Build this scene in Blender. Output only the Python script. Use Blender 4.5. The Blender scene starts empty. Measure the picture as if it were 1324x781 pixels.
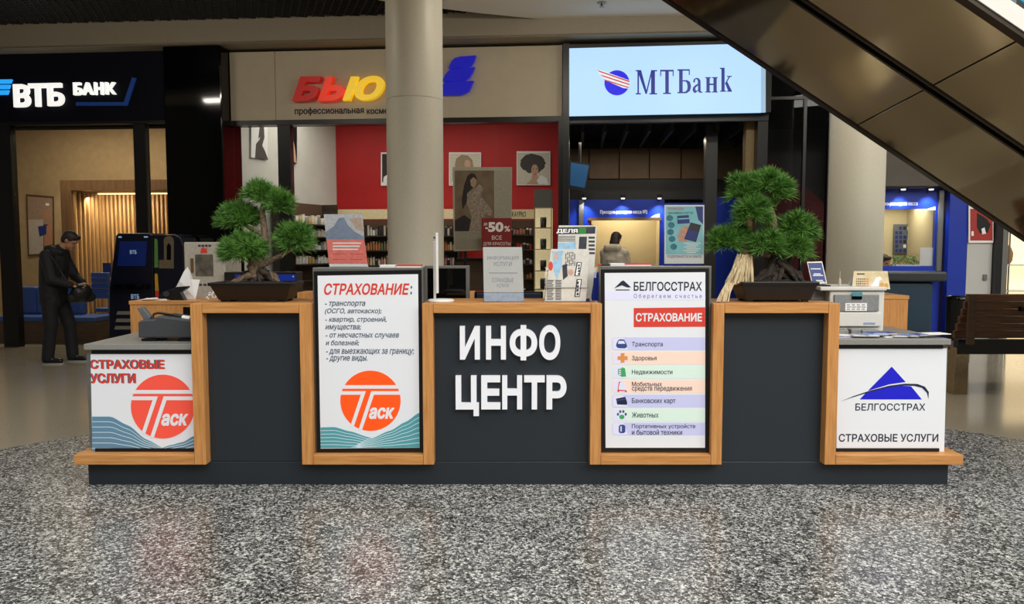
import bpy, bmesh, math, random
from mathutils import Vector, Matrix

random.seed(7)
S = bpy.context.scene
COL = S.collection
R = math.radians

# ------------------------------------------------------------------ camera
W_PX, H_PX, F_PX = 1324.0, 781.0, 1000.0
CAM_Z = 1.51
PITCH = math.atan2(70.5, F_PX)
cd = bpy.data.cameras.new('camera')
cd.sensor_width = 36.0
cd.lens = 36.0 * F_PX / W_PX
cd.clip_end = 300
cam = bpy.data.objects.new('camera', cd)
cam.location = (0, 0, CAM_Z)
cam.rotation_euler = (math.pi / 2 - PITCH, 0, 0)
COL.objects.link(cam)
S.camera = cam

# ------------------------------------------------------------------ exposure, world, skylight
S.view_settings.view_transform = 'Standard'
S.view_settings.look = 'None'
S.view_settings.exposure = 0.0
S.view_settings.gamma = 1.0
S.view_settings.use_curve_mapping = False
S.cycles.use_denoising = True
S.cycles.max_bounces = 8
S.cycles.transparent_max_bounces = 24
S.cycles.sample_clamp_indirect = 6.0
S.cycles.caustics_reflective = False
S.cycles.caustics_refractive = False


def lin(c):
    return tuple(((v / 255.0) / 12.92 if v / 255.0 <= 0.04045 else ((v / 255.0 + 0.055) / 1.055) ** 2.4) for v in c[:3])


w = bpy.data.worlds.new('sky')
S.world = w
w.use_nodes = True
nt = w.node_tree
nt.nodes.clear()
wo = nt.nodes.new('ShaderNodeOutputWorld')
bg = nt.nodes.new('ShaderNodeBackground')
tc = nt.nodes.new('ShaderNodeTexCoord')
sx = nt.nodes.new('ShaderNodeSeparateXYZ')
cr = nt.nodes.new('ShaderNodeValToRGB')
# overcast sky with one clear blue patch low on one side
vd = nt.nodes.new('ShaderNodeVectorMath')
vd.operation = 'DOT_PRODUCT'
vd.inputs[1].default_value = Vector((0.645, 1.0, 0.31)).normalized()
nt.links.new(tc.outputs['Generated'], vd.inputs[0])
nt.links.new(vd.outputs['Value'], cr.inputs[0])
nt.links.new(cr.outputs[0], bg.inputs[0])
nt.links.new(bg.outputs[0], wo.inputs[0])
cr.color_ramp.elements[0].position = 0.93
cr.color_ramp.elements[0].color = (0.50, 0.49, 0.47, 1)
cr.color_ramp.elements[1].position = 0.96
cr.color_ramp.elements[1].color = (0.02, 0.46, 0.83, 1)
bg.inputs[1].default_value = 1.0


def area(name, loc, size, power, color=(1, 1, 1), rot=(0, 0, 0), sy=None, spread=None):
    l = bpy.data.lights.new(name, 'AREA')
    l.energy = power
    l.color = color
    l.shape = 'RECTANGLE'
    l.size = size
    l.size_y = sy or size
    if spread:
        l.spread = R(spread)
    o = bpy.data.objects.new(name, l)
    o.location = loc
    o.rotation_euler = rot
    COL.objects.link(o)
    return o


def spot(name, loc, target, power, color=(1, 1, 1), angle=60, blend=0.6, r=0.04):
    l = bpy.data.lights.new(name, 'SPOT')
    l.energy = power
    l.color = color
    l.spot_size = R(angle)
    l.spot_blend = blend
    l.shadow_soft_size = r
    o = bpy.data.objects.new(name, l)
    o.location = loc
    o.rotation_euler = (Vector(target) - Vector(loc)).to_track_quat('-Z', 'Y').to_euler()
    COL.objects.link(o)
    return o


# daylight through the atrium roof
area('atrium_skylight', (0.0, -1.5, 11.0), 20, 1500, (1.0, 0.985, 0.96), sy=13)


area('front_fill', (7.0, -5.0, 8.5), 14, 1400, (1.0, 0.96, 0.89), rot=(R(60), 0, R(20)), sy=5)  # unseen fill light added to brighten the faces turned to the camera


# fill lights added under the soffit to brighten the shopfronts, no fittings there
for gx, gp in ((-6.0, 17), (-3.4, 18), (0.5, 22), (2.6, 26), (5.0, 28)):
    area('shopfront_fill', (gx, 7.55, 4.30), 1.0, gp, (1.0, 0.92, 0.80), rot=(R(40), 0, 0), sy=0.08)


# ------------------------------------------------------------------ frames and pixel helpers
class Frame:
    def __init__(s, O, u, v=(0, 0, 1)):
        s.O = Vector(O)
        s.u = Vector(u).normalized()
        s.v = Vector(v).normalized()
        s.n = s.v.cross(s.u).normalized()

    def w(s, a, t, b):
        return s.O + s.u * a + s.n * t + s.v * b

    def px(s, x, y, t=0.0):
        d = ray(x, y)
        c = Vector((0, 0, CAM_Z))
        p0 = s.O + s.n * t
        k = (p0 - c).dot(s.n) / d.dot(s.n)
        q = c + d * k - p0
        return q.dot(s.u), q.dot(s.v)

    def pw(s, x, y, t=0.0):
        a, b = s.px(x, y, t)
        return s.w(a, t, b)

    def at(s, a, t, b, du=None):
        return Frame(s.w(a, t, b), s.u, s.v)


def ray(x, y):
    uu = (x - W_PX / 2) / F_PX
    vv = (H_PX / 2 - y) / F_PX
    c, q = math.cos(PITCH), math.sin(PITCH)
    return Vector((uu, c + vv * q, -q + vv * c))


def floor_pt(x, y, z=0.0):
    d = ray(x, y)
    k = (z - CAM_Z) / d.z
    return Vector((0, 0, CAM_Z)) + d * k


def lean(x, y, Y, back_deg, yaw_deg=0.0):
    """a plane through pixel (x, y) at depth Y that leans back"""
    p = WF.pw(x, y, Y)
    M = Matrix.Rotation(R(yaw_deg), 3, 'Z')
    return Frame(p, M @ Vector((1, 0, 0)), M @ Vector((0, math.sin(R(back_deg)), math.cos(R(back_deg)))))


WF = Frame((0, 0, 0), (1, 0, 0))
_A = Vector((-0.662 * 11.7, 11.7, 0))
_B = Vector((0.328 * 10.75, 10.75, 0))
FF = Frame(_A, _B - _A)                     # the row of shopfronts
FA = math.atan2((_B - _A).y, (_B - _A).x)


# ------------------------------------------------------------------ materials
MATS = {}


def mat(name, rgb, rough=0.55, metal=0.0, var=0.06, scale=40.0, emit=0.0, bump=0.0, spec=0.5, coat=0.0, stretch=None, rgb2=None, emit_rgb=None):
    if name in MATS:
        return MATS[name]
    m = bpy.data.materials.new(name)
    m.use_nodes = True
    n = m.node_tree.nodes
    L = m.node_tree.links
    p = n['Principled BSDF']
    c = lin(rgb)
    c2 = lin(rgb2) if rgb2 else tuple(min(1, v * (1 + var * 2)) for v in c)
    c1 = c if rgb2 else tuple(v * (1 - var * 2) for v in c)
    t = n.new('ShaderNodeTexCoord')
    no = n.new('ShaderNodeTexNoise')
    no.inputs['Scale'].default_value = scale
    no.inputs['Detail'].default_value = 3.0
    if stretch:
        mp = n.new('ShaderNodeMapping')
        mp.inputs['Scale'].default_value = stretch
        L.new(t.outputs['Object'], mp.inputs[0])
        L.new(mp.outputs[0], no.inputs['Vector'])
    else:
        L.new(t.outputs['Object'], no.inputs['Vector'])
    r = n.new('ShaderNodeValToRGB')
    r.color_ramp.elements[0].position = 0.3
    r.color_ramp.elements[1].position = 0.7
    r.color_ramp.elements[0].color = (*c1, 1)
    r.color_ramp.elements[1].color = (*c2, 1)
    L.new(no.outputs['Fac'], r.inputs[0])
    L.new(r.outputs[0], p.inputs['Base Color'])
    p.inputs['Roughness'].default_value = rough
    p.inputs['Metallic'].default_value = metal
    p.inputs['Specular IOR Level'].default_value = spec
    p.inputs['Coat Weight'].default_value = coat
    if emit:
        p.inputs['Emission Color'].default_value = (*lin(emit_rgb or rgb), 1)
        p.inputs['Emission Strength'].default_value = emit
    if bump:
        b = n.new('ShaderNodeBump')
        b.inputs['Strength'].default_value = bump
        b.inputs['Distance'].default_value = 0.02
        L.new(no.outputs['Fac'], b.inputs['Height'])
        L.new(b.outputs[0], p.inputs['Normal'])
    MATS[name] = m
    return m


def glass_mat(name, tint=(1, 1, 1), rough=0.0, k=1.0):
    if name in MATS:
        return MATS[name]
    m = bpy.data.materials.new(name)
    m.use_nodes = True
    n = m.node_tree.nodes
    L = m.node_tree.links
    n.clear()
    o = n.new('ShaderNodeOutputMaterial')
    mx = n.new('ShaderNodeMixShader')
    tr = n.new('ShaderNodeBsdfTransparent')
    gl = n.new('ShaderNodeBsdfGlossy')
    fr = n.new('ShaderNodeFresnel')
    fr.inputs['IOR'].default_value = 1.45
    mu = n.new('ShaderNodeMath')
    mu.operation = 'MULTIPLY'
    mu.inputs[1].default_value = k
    tr.inputs['Color'].default_value = (*tint, 1)
    gl.inputs['Roughness'].default_value = rough
    L.new(fr.outputs[0], mu.inputs[0])
    L.new(mu.outputs[0], mx.inputs[0])
    L.new(tr.outputs[0], mx.inputs[1])
    L.new(gl.outputs[0], mx.inputs[2])
    L.new(mx.outputs[0], o.inputs[0])
    MATS[name] = m
    return m


def wood_mat(name, axis, base=(212, 154, 92), dark=(186, 126, 68), rough=0.42):
    st = [14.0, 14.0, 14.0]
    st['xyz'.index(axis)] = 0.9
    return mat(name, dark, rough, rgb2=base, scale=6.0, stretch=tuple(st), spec=0.4)


def granite_mat():
    m = bpy.data.materials.new('granite')
    m.use_nodes = True
    n = m.node_tree.nodes
    L = m.node_tree.links
    p = n['Principled BSDF']
    t = n.new('ShaderNodeTexCoord')
    no = n.new('ShaderNodeTexNoise')
    no.inputs['Scale'].default_value = 6.0
    no.inputs['Detail'].default_value = 2
    v = n.new('ShaderNodeTexVoronoi')
    v.inputs['Scale'].default_value = 80.0
    v.inputs['Randomness'].default_value = 1.0
    L.new(t.outputs['Object'], v.inputs['Vector'])
    L.new(t.outputs['Object'], no.inputs['Vector'])
    v2 = n.new('ShaderNodeTexVoronoi')
    v2.inputs['Scale'].default_value = 150.0
    L.new(t.outputs['Object'], v2.inputs['Vector'])
    s1 = n.new('ShaderNodeSeparateColor')
    s2 = n.new('ShaderNodeSeparateColor')
    L.new(v.outputs['Color'], s1.inputs[0])
    L.new(v2.outputs['Color'], s2.inputs[0])
    mx = n.new('ShaderNodeMix')
    mx.inputs[0].default_value = 0.45
    L.new(s1.outputs[0], mx.inputs[2])
    L.new(s2.outputs[1], mx.inputs[3])
    ad = n.new('ShaderNodeMath')
    ad.operation = 'MULTIPLY_ADD'
    L.new(no.outputs['Fac'], ad.inputs[0])
    ad.inputs[1].default_value = 0.25
    L.new(mx.outputs[0], ad.inputs[2])
    r = n.new('ShaderNodeValToRGB')
    r.color_ramp.elements[0].position = 0.28
    r.color_ramp.elements[0].color = (*lin((20, 22, 23)), 1)
    r.color_ramp.elements[1].position = 1.0
    r.color_ramp.elements[1].color = (*lin((232, 232, 226)), 1)
    e = r.color_ramp.elements.new(0.55)
    e.color = (*lin((78, 80, 79)), 1)
    e = r.color_ramp.elements.new(0.78)
    e.color = (*lin((150, 151, 148)), 1)
    L.new(ad.outputs[0], r.inputs[0])
    L.new(r.outputs[0], p.inputs['Base Color'])
    p.inputs['Roughness'].default_value = 0.27
    p.inputs['Specular IOR Level'].default_value = 0.55
    return m


# ------------------------------------------------------------------ mesh builder
class MB:
    def __init__(s, m=None):
        s.v, s.f, s.mi, s.mats, s.sm = [], [], [], [], []
        s.cur = 0
        s.smooth = False
        if m:
            s.use(m)

    def use(s, m):
        if m not in s.mats:
            s.mats.append(m)
        s.cur = s.mats.index(m)
        return s

    def add(s, vs, fs, smooth=False):
        b = len(s.v)
        s.v += [Vector(q) for q in vs]
        for q in fs:
            s.f.append([b + i for i in q])
            s.mi.append(s.cur)
            s.sm.append(smooth)
        return s

    def box(s, fr, a0, a1, t0, t1, b0, b1):
        P = [fr.w(a, t, b) for b in (b0, b1) for t in (t0, t1) for a in (a0, a1)]
        return s.add(P, [(0, 1, 5, 4), (1, 3, 7, 5), (3, 2, 6, 7), (2, 0, 4, 6), (4, 5, 7, 6), (0, 2, 3, 1)])

    def pbox(s, fr, x0, y0, x1, y1, t, d):
        """box whose front face at t spans the given pixels; d is its depth away from the viewer"""
        xm, ym = (x0 + x1) / 2, (y0 + y1) / 2
        a0 = fr.px(x0, ym, t)[0]
        a1 = fr.px(x1, ym, t)[0]
        b1 = fr.px(xm, y0, t)[1]
        b0 = fr.px(xm, y1, t)[1]
        return s.box(fr, a0, a1, t, t + d, b0, b1)

    def pslab(s, fr, x0, x1, y0, y1, t0, t1, b0):
        return s

    def poly(s, fr, pts, t, d):
        """extruded polygon, pts in the frame's own units"""
        ar = sum(pts[i][0] * pts[(i + 1) % len(pts)][1] - pts[(i + 1) % len(pts)][0] * pts[i][1] for i in range(len(pts)))
        if ar < 0:
            pts = pts[::-1]
        n = len(pts)
        P = [fr.w(a, t, b) for a, b in pts]
        if d:
            P += [fr.w(a, t + d, b) for a, b in pts]
        fs = [tuple(range(n))]
        if d:
            fs.append(tuple(range(2 * n - 1, n - 1, -1)))
            fs += [(i, i + n, (i + 1) % n + n, (i + 1) % n) for i in range(n)]
        return s.add(P, fs)

    def ppoly(s, fr, pts, t, d):
        return s.poly(fr, [fr.px(x, y, t) for x, y in pts], t, d)

    def pdisc(s, fr, x, y, rx, ry, t, d, n=40, x1=None):
        pts = []
        for i in range(n):
            q = 2 * math.pi * i / n
            px_ = x + rx * math.cos(q)
            if x1 is not None:
                px_ = min(px_, x1)
            pts.append((px_, y + ry * math.sin(q)))
        return s.ppoly(fr, pts, t, d)

    def tube(s, pts, r, n=10, caps=True, smooth=True):
        pts = [Vector(q) for q in pts]
        rr = r if isinstance(r, (list, tuple)) else [r] * len(pts)
        vs, fs = [], []
        up = None
        for i, q in enumerate(pts):
            d = (pts[min(i + 1, len(pts) - 1)] - pts[max(i - 1, 0)]).normalized()
            if up is None:
                up = d.orthogonal().normalized()
            up = (up - d * up.dot(d)).normalized()
            sd = d.cross(up)
            for k in range(n):
                a = 2 * math.pi * k / n
                vs.append(q + (up * math.cos(a) + sd * math.sin(a)) * rr[i])
        for i in range(len(pts) - 1):
            for k in range(n):
                fs.append((i * n + k, i * n + (k + 1) % n, (i + 1) * n + (k + 1) % n, (i + 1) * n + k))
        s.add(vs, fs, smooth)
        if caps:
            s.add(vs[:n], [tuple(range(n))[::-1]])
            s.add(vs[(len(pts) - 1) * n:], [tuple(range(n))])
        return s

    def lathe(s, c, prof, n=24, smooth=True, M=None, sx=1.0, sy=1.0):
        """prof: (radius, height) pairs from bottom to top about the z axis through c"""
        c = Vector(c)
        vs, fs = [], []
        for r, h in prof:
            for k in range(n):
                a = 2 * math.pi * k / n
                q = Vector((r * sx * math.cos(a), r * sy * math.sin(a), h))
                vs.append(c + (M @ q if M else q))
        m = len(prof)
        for i in range(m - 1):
            for k in range(n):
                fs.append((i * n + k, i * n + (k + 1) % n, (i + 1) * n + (k + 1) % n, (i + 1) * n + k))
        s.add(vs, fs, smooth)
        s.add(vs[:n], [tuple(range(n))[::-1]])
        return s.add(vs[(m - 1) * n:], [tuple(range(n))])

    def ell(s, c, r, n=14, M=None):
        if not isinstance(r, (tuple, list)):
            r = (r, r, r)
        prof = []
        m = max(6, n // 2)
        for i in range(m + 1):
            a = -math.pi / 2 + math.pi * i / m
            prof.append((max(0.002, math.cos(a)), math.sin(a)))
        c = Vector(c)
        vs, fs = [], []
        for q, h in prof:
            for k in range(n):
                a = 2 * math.pi * k / n
                v = Vector((q * r[0] * math.cos(a), q * r[1] * math.sin(a), h * r[2]))
                vs.append(c + (M @ v if M else v))
        for i in range(m):
            for k in range(n):
                fs.append((i * n + k, i * n + (k + 1) % n, (i + 1) * n + (k + 1) % n, (i + 1) * n + k))
        fs.append(tuple(range(n))[::-1])
        fs.append(tuple(m * n + k for k in range(n)))
        return s.add(vs, fs, True)

    def capsule(s, p0, p1, r0, r1, n=12):
        p0, p1 = Vector(p0), Vector(p1)
        d = (p1 - p0)
        L = d.length or 1e-4
        d = d / L
        pts, rr = [], []
        for i in range(4):
            a = math.pi / 2 * i / 4
            pts.append(p0 - d * r0 * math.cos(a))
            rr.append(max(0.001, r0 * math.sin(a)))
        for i in range(5):
            a = math.pi / 2 * i / 4
            pts.append(p1 + d * r1 * math.sin(a))
            rr.append(max(0.001, r1 * math.cos(a)))
        return s.tube(pts, rr, n)

    def text(s, fr, txt, x0, y0, x1, y1, t, d=0.0, bold=0.0, shear=0.0):
        """lettering fitted to the pixel box at depth t; d is its thickness towards the viewer"""
        vs, fs = glyphs(txt, bold, shear, d > 0)
        xm, ym = (x0 + x1) / 2, (y0 + y1) / 2
        a0 = fr.px(x0, ym, t)[0]
        a1 = fr.px(x1, ym, t)[0]
        b1 = fr.px(xm, y0, t)[1]
        b0 = fr.px(xm, y1, t)[1]
        P = [fr.w(a0 + q[0] * (a1 - a0), t - q[2] * d, b0 + q[1] * (b1 - b0)) for q in vs]
        return s.add(P, fs)

    def mesh(s, name, M=None, weld=False):
        me = bpy.data.meshes.new(name)
        iv = M.inverted() if M is not None else None
        me.from_pydata([tuple(iv @ q) if iv else tuple(q) for q in s.v], [], s.f)
        for m in s.mats:
            me.materials.append(m)
        me.polygons.foreach_set('material_index', s.mi)
        me.polygons.foreach_set('use_smooth', s.sm)
        me.update()
        return me


_G = {}


def _area(p):
    return sum(p[i][0] * p[(i + 1) % len(p)][1] - p[(i + 1) % len(p)][0] * p[i][1] for i in range(len(p))) / 2


def _inside(q, p):
    c = False
    for i in range(len(p)):
        (xa, ya), (xb, yb) = p[i], p[i - 1]
        if (ya > q[1]) != (yb > q[1]) and q[0] < (xb - xa) * (q[1] - ya) / (yb - ya) + xa:
            c = not c
    return c


def _grow(p, d):
    """move a contour outwards by d (its own winding decides which side that is)"""
    n = len(p)
    out = []
    for i in range(n):
        a, b, c = Vector(p[i - 1]), Vector(p[i]), Vector(p[(i + 1) % n])
        e0, e1 = (b - a), (c - b)
        if e0.length < 1e-7 or e1.length < 1e-7:
            out.append(tuple(b))
            continue
        e0.normalize()
        e1.normalize()
        n0, n1 = Vector((e0.y, -e0.x)), Vector((e1.y, -e1.x))
        m = n0 + n1
        if m.length < 1e-4:
            m = n0
        m.normalize()
        k = min(1.6, 1.0 / max(0.2, m.dot(n0)))
        out.append(tuple(b + m * d * k))
    return out


def _fill(loops):
    """cut the area the loops wind around into flat trapezoids, so strokes that cross one another stay solid"""
    E = []
    for l in loops:
        for i in range(len(l)):
            (xa, ya), (xb, yb) = l[i], l[(i + 1) % len(l)]
            if abs(ya - yb) > 1e-9:
                E.append((xa, ya, xb, yb, 1) if ya < yb else (xb, yb, xa, ya, -1))
    ys = {round(v, 7) for e_ in E for v in (e_[1], e_[3])}
    for i in range(len(E)):
        xa, ya, xb, yb, _ = E[i]
        for j in range(i):
            xc, yc, xd, yd, _ = E[j]
            lo, hi = max(ya, yc), min(yb, yd)
            if hi - lo < 1e-7 or max(xa, xb) < min(xc, xd) or max(xc, xd) < min(xa, xb):
                continue
            ka, kc = (xb - xa) / (yb - ya), (xd - xc) / (yd - yc)
            if abs(ka - kc) > 1e-9:
                y = (xc - kc * yc - xa + ka * ya) / (ka - kc)
                if lo < y < hi:
                    ys.add(round(y, 7))
    ys = sorted(ys)
    out = []
    for y0, y1 in zip(ys[:-1], ys[1:]):
        if y1 - y0 < 1e-6:
            continue
        ym = (y0 + y1) / 2
        act = sorted(((e_[0] + (e_[2] - e_[0]) * (ym - e_[1]) / (e_[3] - e_[1]), e_) for e_ in E if e_[1] < ym < e_[3]), key=lambda q: q[0])
        wn, st = 0, None
        for _, e_ in act:
            w0 = wn
            wn += e_[4]
            if w0 == 0 and wn != 0:
                st = e_
            elif w0 != 0 and wn == 0:
                q = []
                for g, y in ((st, y0), (e_, y0), (e_, y1), (st, y1)):
                    q.append((g[0] + (g[2] - g[0]) * (y - g[1]) / (g[3] - g[1]), y))
                out.append(q)
    return out


def glyphs(txt, bold, shear, thick):
    """letter shapes as meshes in a unit box"""
    key = (txt, bold, shear, thick)
    if key in _G:
        return _G[key]
    from mathutils.geometry import interpolate_bezier
    cu = bpy.data.curves.new('lettering', 'FONT')
    cu.body = txt
    o = bpy.data.objects.new('lettering', cu)
    COL.objects.link(o)
    dg = bpy.context.evaluated_depsgraph_get()
    dg.update()
    oc = o.evaluated_get(dg)
    c2 = oc.to_curve(dg, apply_modifiers=False)
    polys = []
    for sp_ in c2.splines:
        bp = sp_.bezier_points
        p = []
        for i in range(len(bp)):
            a, b = bp[i], bp[(i + 1) % len(bp)]
            straight = (a.handle_right - a.co).cross(b.co - a.co).length < 1e-6 and (b.handle_left - b.co).cross(b.co - a.co).length < 1e-6
            q = interpolate_bezier(a.co, a.handle_right, b.handle_left, b.co, 2 if straight else (6 if thick else 4))
            p += [(v.x, v.y) for v in q[:-1]]
        r = [p[i] for i in range(len(p)) if (Vector(p[i]) - Vector(p[i - 1])).length > 1e-5]
        if len(r) > 2:
            polys.append(r)
    oc.to_curve_clear()
    bpy.data.objects.remove(o)
    bpy.data.curves.remove(cu)
    sg = []
    for i, p in enumerate(polys):
        hole = any(i != j and abs(_area(q)) > abs(_area(p)) and _area(q) * _area(p) < 0 and all(_inside(v, q) for v in p) for j, q in enumerate(polys))
        p = p if (_area(p) > 0) != hole else p[::-1]
        sg.append(_grow(p, bold) if bold else p)
    # one cluster of contours per letter
    cl = []
    for p in sorted(sg, key=lambda q: min(v[0] for v in q)):
        x0, x1 = min(v[0] for v in p), max(v[0] for v in p)
        if cl and x0 < cl[-1][0]:
            cl[-1][1].append(p)
            cl[-1][0] = max(cl[-1][0], x1)
        else:
            cl.append([x1, [p]])
    vs, fs = [], []
    for _, loops in cl:
        for q in _fill(loops):
            b = len(vs)
            vs += [(x, y, 1.0) for x, y in q]
            fs.append((b, b + 1, b + 2, b + 3))
        if thick:
            for l in loops:
                b, n = len(vs), len(l)
                vs += [(x, y, 1.0) for x, y in l] + [(x, y, 0.0) for x, y in l]
                fs += [(b + k, b + k + n, b + (k + 1) % n + n, b + (k + 1) % n) for k in range(n)]
    vs = [(x + shear * y, y, z) for x, y, z in vs]
    x0 = min(q[0] for q in vs)
    x1 = max(q[0] for q in vs)
    y0 = min(q[1] for q in vs)
    y1 = max(q[1] for q in vs)
    vs = [((q[0] - x0) / (x1 - x0), (q[1] - y0) / (y1 - y0), q[2]) for q in vs]
    _G[key] = (vs, fs)
    return _G[key]


# ------------------------------------------------------------------ scene objects
MW = {}


def thing(name, label, cat, loc, rz=0.0, group=None):
    o = bpy.data.objects.new(name, None)
    COL.objects.link(o)
    o.location = loc
    o.rotation_euler = (0, 0, rz)
    o.empty_display_size = 0.1
    o['label'] = label
    o['category'] = cat
    if group:
        o['group'] = group
    MW[o.name] = Matrix.LocRotScale(Vector(loc), Matrix.Rotation(rz, 3, 'Z').to_quaternion(), None)
    return o


def finish(o, bevel=0.0, remesh=0.0, sub=0, weld=False):
    if remesh:
        r = o.modifiers.new('r', 'REMESH')
        r.mode = 'VOXEL'
        r.voxel_size = remesh
        r.use_smooth_shade = True
        q = o.modifiers.new('s', 'SMOOTH')
        q.factor = 0.6
        q.iterations = 4
    if bevel:
        b = o.modifiers.new('b', 'BEVEL')
        b.width = bevel
        b.segments = 2
        b.limit_method = 'ANGLE'
        b.angle_limit = R(40)
    if sub:
        q = o.modifiers.new('u', 'SUBSURF')
        q.levels = sub
        q.render_levels = sub
    return o


def part(name, mb, parent, label=None, bevel=0.0, remesh=0.0, sub=0, kind=None):
    M = MW[parent.name]
    o = bpy.data.objects.new(name, mb.mesh(name, M))
    COL.objects.link(o)
    o.parent = parent
    MW[o.name] = M
    if label:
        o['label'] = label
    if kind:
        o['kind'] = kind
    return finish(o, bevel, remesh, sub)


def base_of(mb):
    xs = [q.x for q in mb.v]
    ys = [q.y for q in mb.v]
    zs = [q.z for q in mb.v]
    return Vector(((min(xs) + max(xs)) / 2, (min(ys) + max(ys)) / 2, min(zs)))


def solo(name, mb, label, cat, group=None, bevel=0.0, remesh=0.0, kind=None, sub=0):
    M = Matrix.Translation(base_of(mb))
    o = bpy.data.objects.new(name, mb.mesh(name, M))
    o.matrix_world = M
    COL.objects.link(o)
    MW[o.name] = M
    o['label'] = label
    o['category'] = cat
    if group:
        o['group'] = group
    if kind:
        o['kind'] = kind
    return finish(o, bevel, remesh, sub)


def struct(name, mb, parent=None, label=None, bevel=0.0):
    if parent:
        return part(name, mb, parent, label, bevel)
    M = Matrix.Translation(base_of(mb))
    o = bpy.data.objects.new(name, mb.mesh(name, M))
    o.matrix_world = M
    COL.objects.link(o)
    MW[o.name] = M
    o['kind'] = 'structure'
    if label:
        o['label'] = label
    return finish(o, bevel)


def copy_thing(o, loc, rz=None, label=None, group=None):
    c = o.copy()
    COL.objects.link(c)
    c.location = loc
    if rz is not None:
        c.rotation_euler = (0, 0, rz)
    if label:
        c['label'] = label
    if group:
        c['group'] = group
    for ch in list(o.children):
        k = ch.copy()
        COL.objects.link(k)
        k.parent = c
        for g in list(ch.children):
            q = g.copy()
            COL.objects.link(q)
            q.parent = k
    return c

# ------------------------------------------------------------------ palette
M_black = mat('black satin', (14, 14, 15), 0.35)
M_gloss = mat('black gloss', (5, 5, 6), 0.06, spec=0.4)
M_matte = mat('black matte', (10, 10, 10), 0.9, spec=0.1)
M_dark = mat('graphite laminate', (36, 43, 50), 0.42, var=0.04, scale=120)
M_casing = mat('grey metal casing', (112, 112, 108), 0.38, metal=0.3, var=0.03)
M_steel = mat('brushed steel', (150, 148, 142), 0.3, metal=0.9, var=0.03)
M_white = mat('white plastic', (226, 226, 222), 0.4, var=0.01)
M_paper = mat('white paper', (236, 236, 234), 0.8, var=0.01)
M_ink = mat('dark ink', (40, 42, 50), 0.7, var=0.02)
M_woodx = wood_mat('oak along', 'x')
M_woodz = wood_mat('oak upright', 'z')
M_woody = wood_mat('oak across', 'y')
M_tan = mat('tan plaster', (168, 146, 112), 0.85, scale=8, var=0.04)
M_beige = mat('beige composite panel', (190, 178, 154), 0.5, scale=5, var=0.02)
M_col = mat('column paint', (204, 198, 180), 0.45, scale=60, var=0.02, bump=0.02)
M_red = mat('red wall paint', (176, 4, 5), 0.6, var=0.03, scale=4)
M_redink = mat('red ink', (205, 50, 40), 0.6, var=0.02)
M_blue = mat('royal blue paint', (10, 48, 164), 0.4, var=0.03, scale=4)
M_bluefab = mat('blue leatherette', (52, 92, 170), 0.45, var=0.05)
M_cream = mat('cream wall', (200, 186, 150), 0.8, var=0.02)
M_greywall = mat('pale grey wall', (206, 206, 198), 0.8, var=0.02, scale=5)
M_glass = glass_mat('shopfront glass', (0.97, 0.98, 0.98), 0.0, 0.35)
M_clear = glass_mat('clear acrylic', (0.985, 0.99, 0.99), 0.02, 0.8)
M_darkglass = glass_mat('smoked glass', (0.55, 0.56, 0.58), 0.0, 0.8)
M_brown = mat('dark walnut', (70, 50, 34), 0.5, stretch=(1, 1, 12), scale=4, rgb2=(96, 70, 48))
M_bench = mat('bench slat varnish', (78, 48, 30), 0.34, stretch=(1.2, 14, 14), scale=4, rgb2=(118, 76, 48))

Yb = floor_pt(662, 627).y          # face of the counter
Yw = Yb - 0.075                    # face of its oak trim
PX = WF.px


def fs(x, t=0.0, y=300):
    return FF.px(x, y, t)[0]


def fz(x, y, t=0.0):
    return FF.px(x, y, t)[1]


def ffx(mb, x0, y0, x1, y1, t, d):
    return mb.pbox(FF, x0, y0, x1, y1, t, d)


# ------------------------------------------------------------------ floor
M_tile = mat('polished tan stone', (156, 147, 128), 0.13, scale=90, rgb2=(176, 167, 147), spec=0.6)
struct('floor', MB(M_tile).box(WF, -16, 16, -9, 24, -0.12, 0.0))
struct('floor_inlay', MB(granite_mat()).lathe((0.2, 2.67, 0.0), [(5.04, -0.05), (5.04, 0.003)], 200, smooth=False))

M_hall = mat('hall cladding', (74, 70, 64), 0.6, scale=2)
struct('wall_hall_1', MB(M_hall).box(WF, -16, 16, -9.2, -9, 0, 9))
struct('wall_hall_2', MB(M_hall).box(WF, -16.2, -16, -9, 9, 0, 9))

# ------------------------------------------------------------------ ceiling: black open grid, white soffit
zc = 4.58
struct('ceiling', MB(M_matte).box(WF, -16, 6.2, 5.5, 24, zc + 0.35, zc + 0.45))
g = MB(mat('black grid slats', (34, 33, 32), 0.5))
DG = Frame((-3.0, 9.5, 0), (1, 0.35, 0))
for i in range(-70, 80):
    g.box(DG, -7 if i * 0.1 < 6 else -7, 7.5, i * 0.1 - 0.004, i * 0.1 + 0.004, zc + 0.10, zc + 0.16)
for i in range(-70, 75):
    g.box(DG, i * 0.1 - 0.004, i * 0.1 + 0.004, -3.2, 3.2, zc + 0.10, zc + 0.16)
struct('ceiling_grid', g)
so = []
for x, y in [(300, -30), (430, -10), (500, 2), (569, 11), (620, 17), (700, 25), (780, 30), (870, 33), (960, 35)]:
    d = ray(x, y)
    k = (zc - CAM_Z) / d.z
    so.append((d.x * k, d.y * k))
so = [(-16, 6.2), (-6, 7.0)] + so + [(5.6, so[-1][1] + 0.05), (5.6, 5.8), (-16, 5.8)]
HZ = Frame((0, 0, zc), (1, 0, 0), (0, 1, 0))
struct('ceiling_soffit', MB(mat('white soffit paint', (238, 232, 220), 0.7, var=0.015)).poly(HZ, so, 0.0, -0.3))
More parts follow.
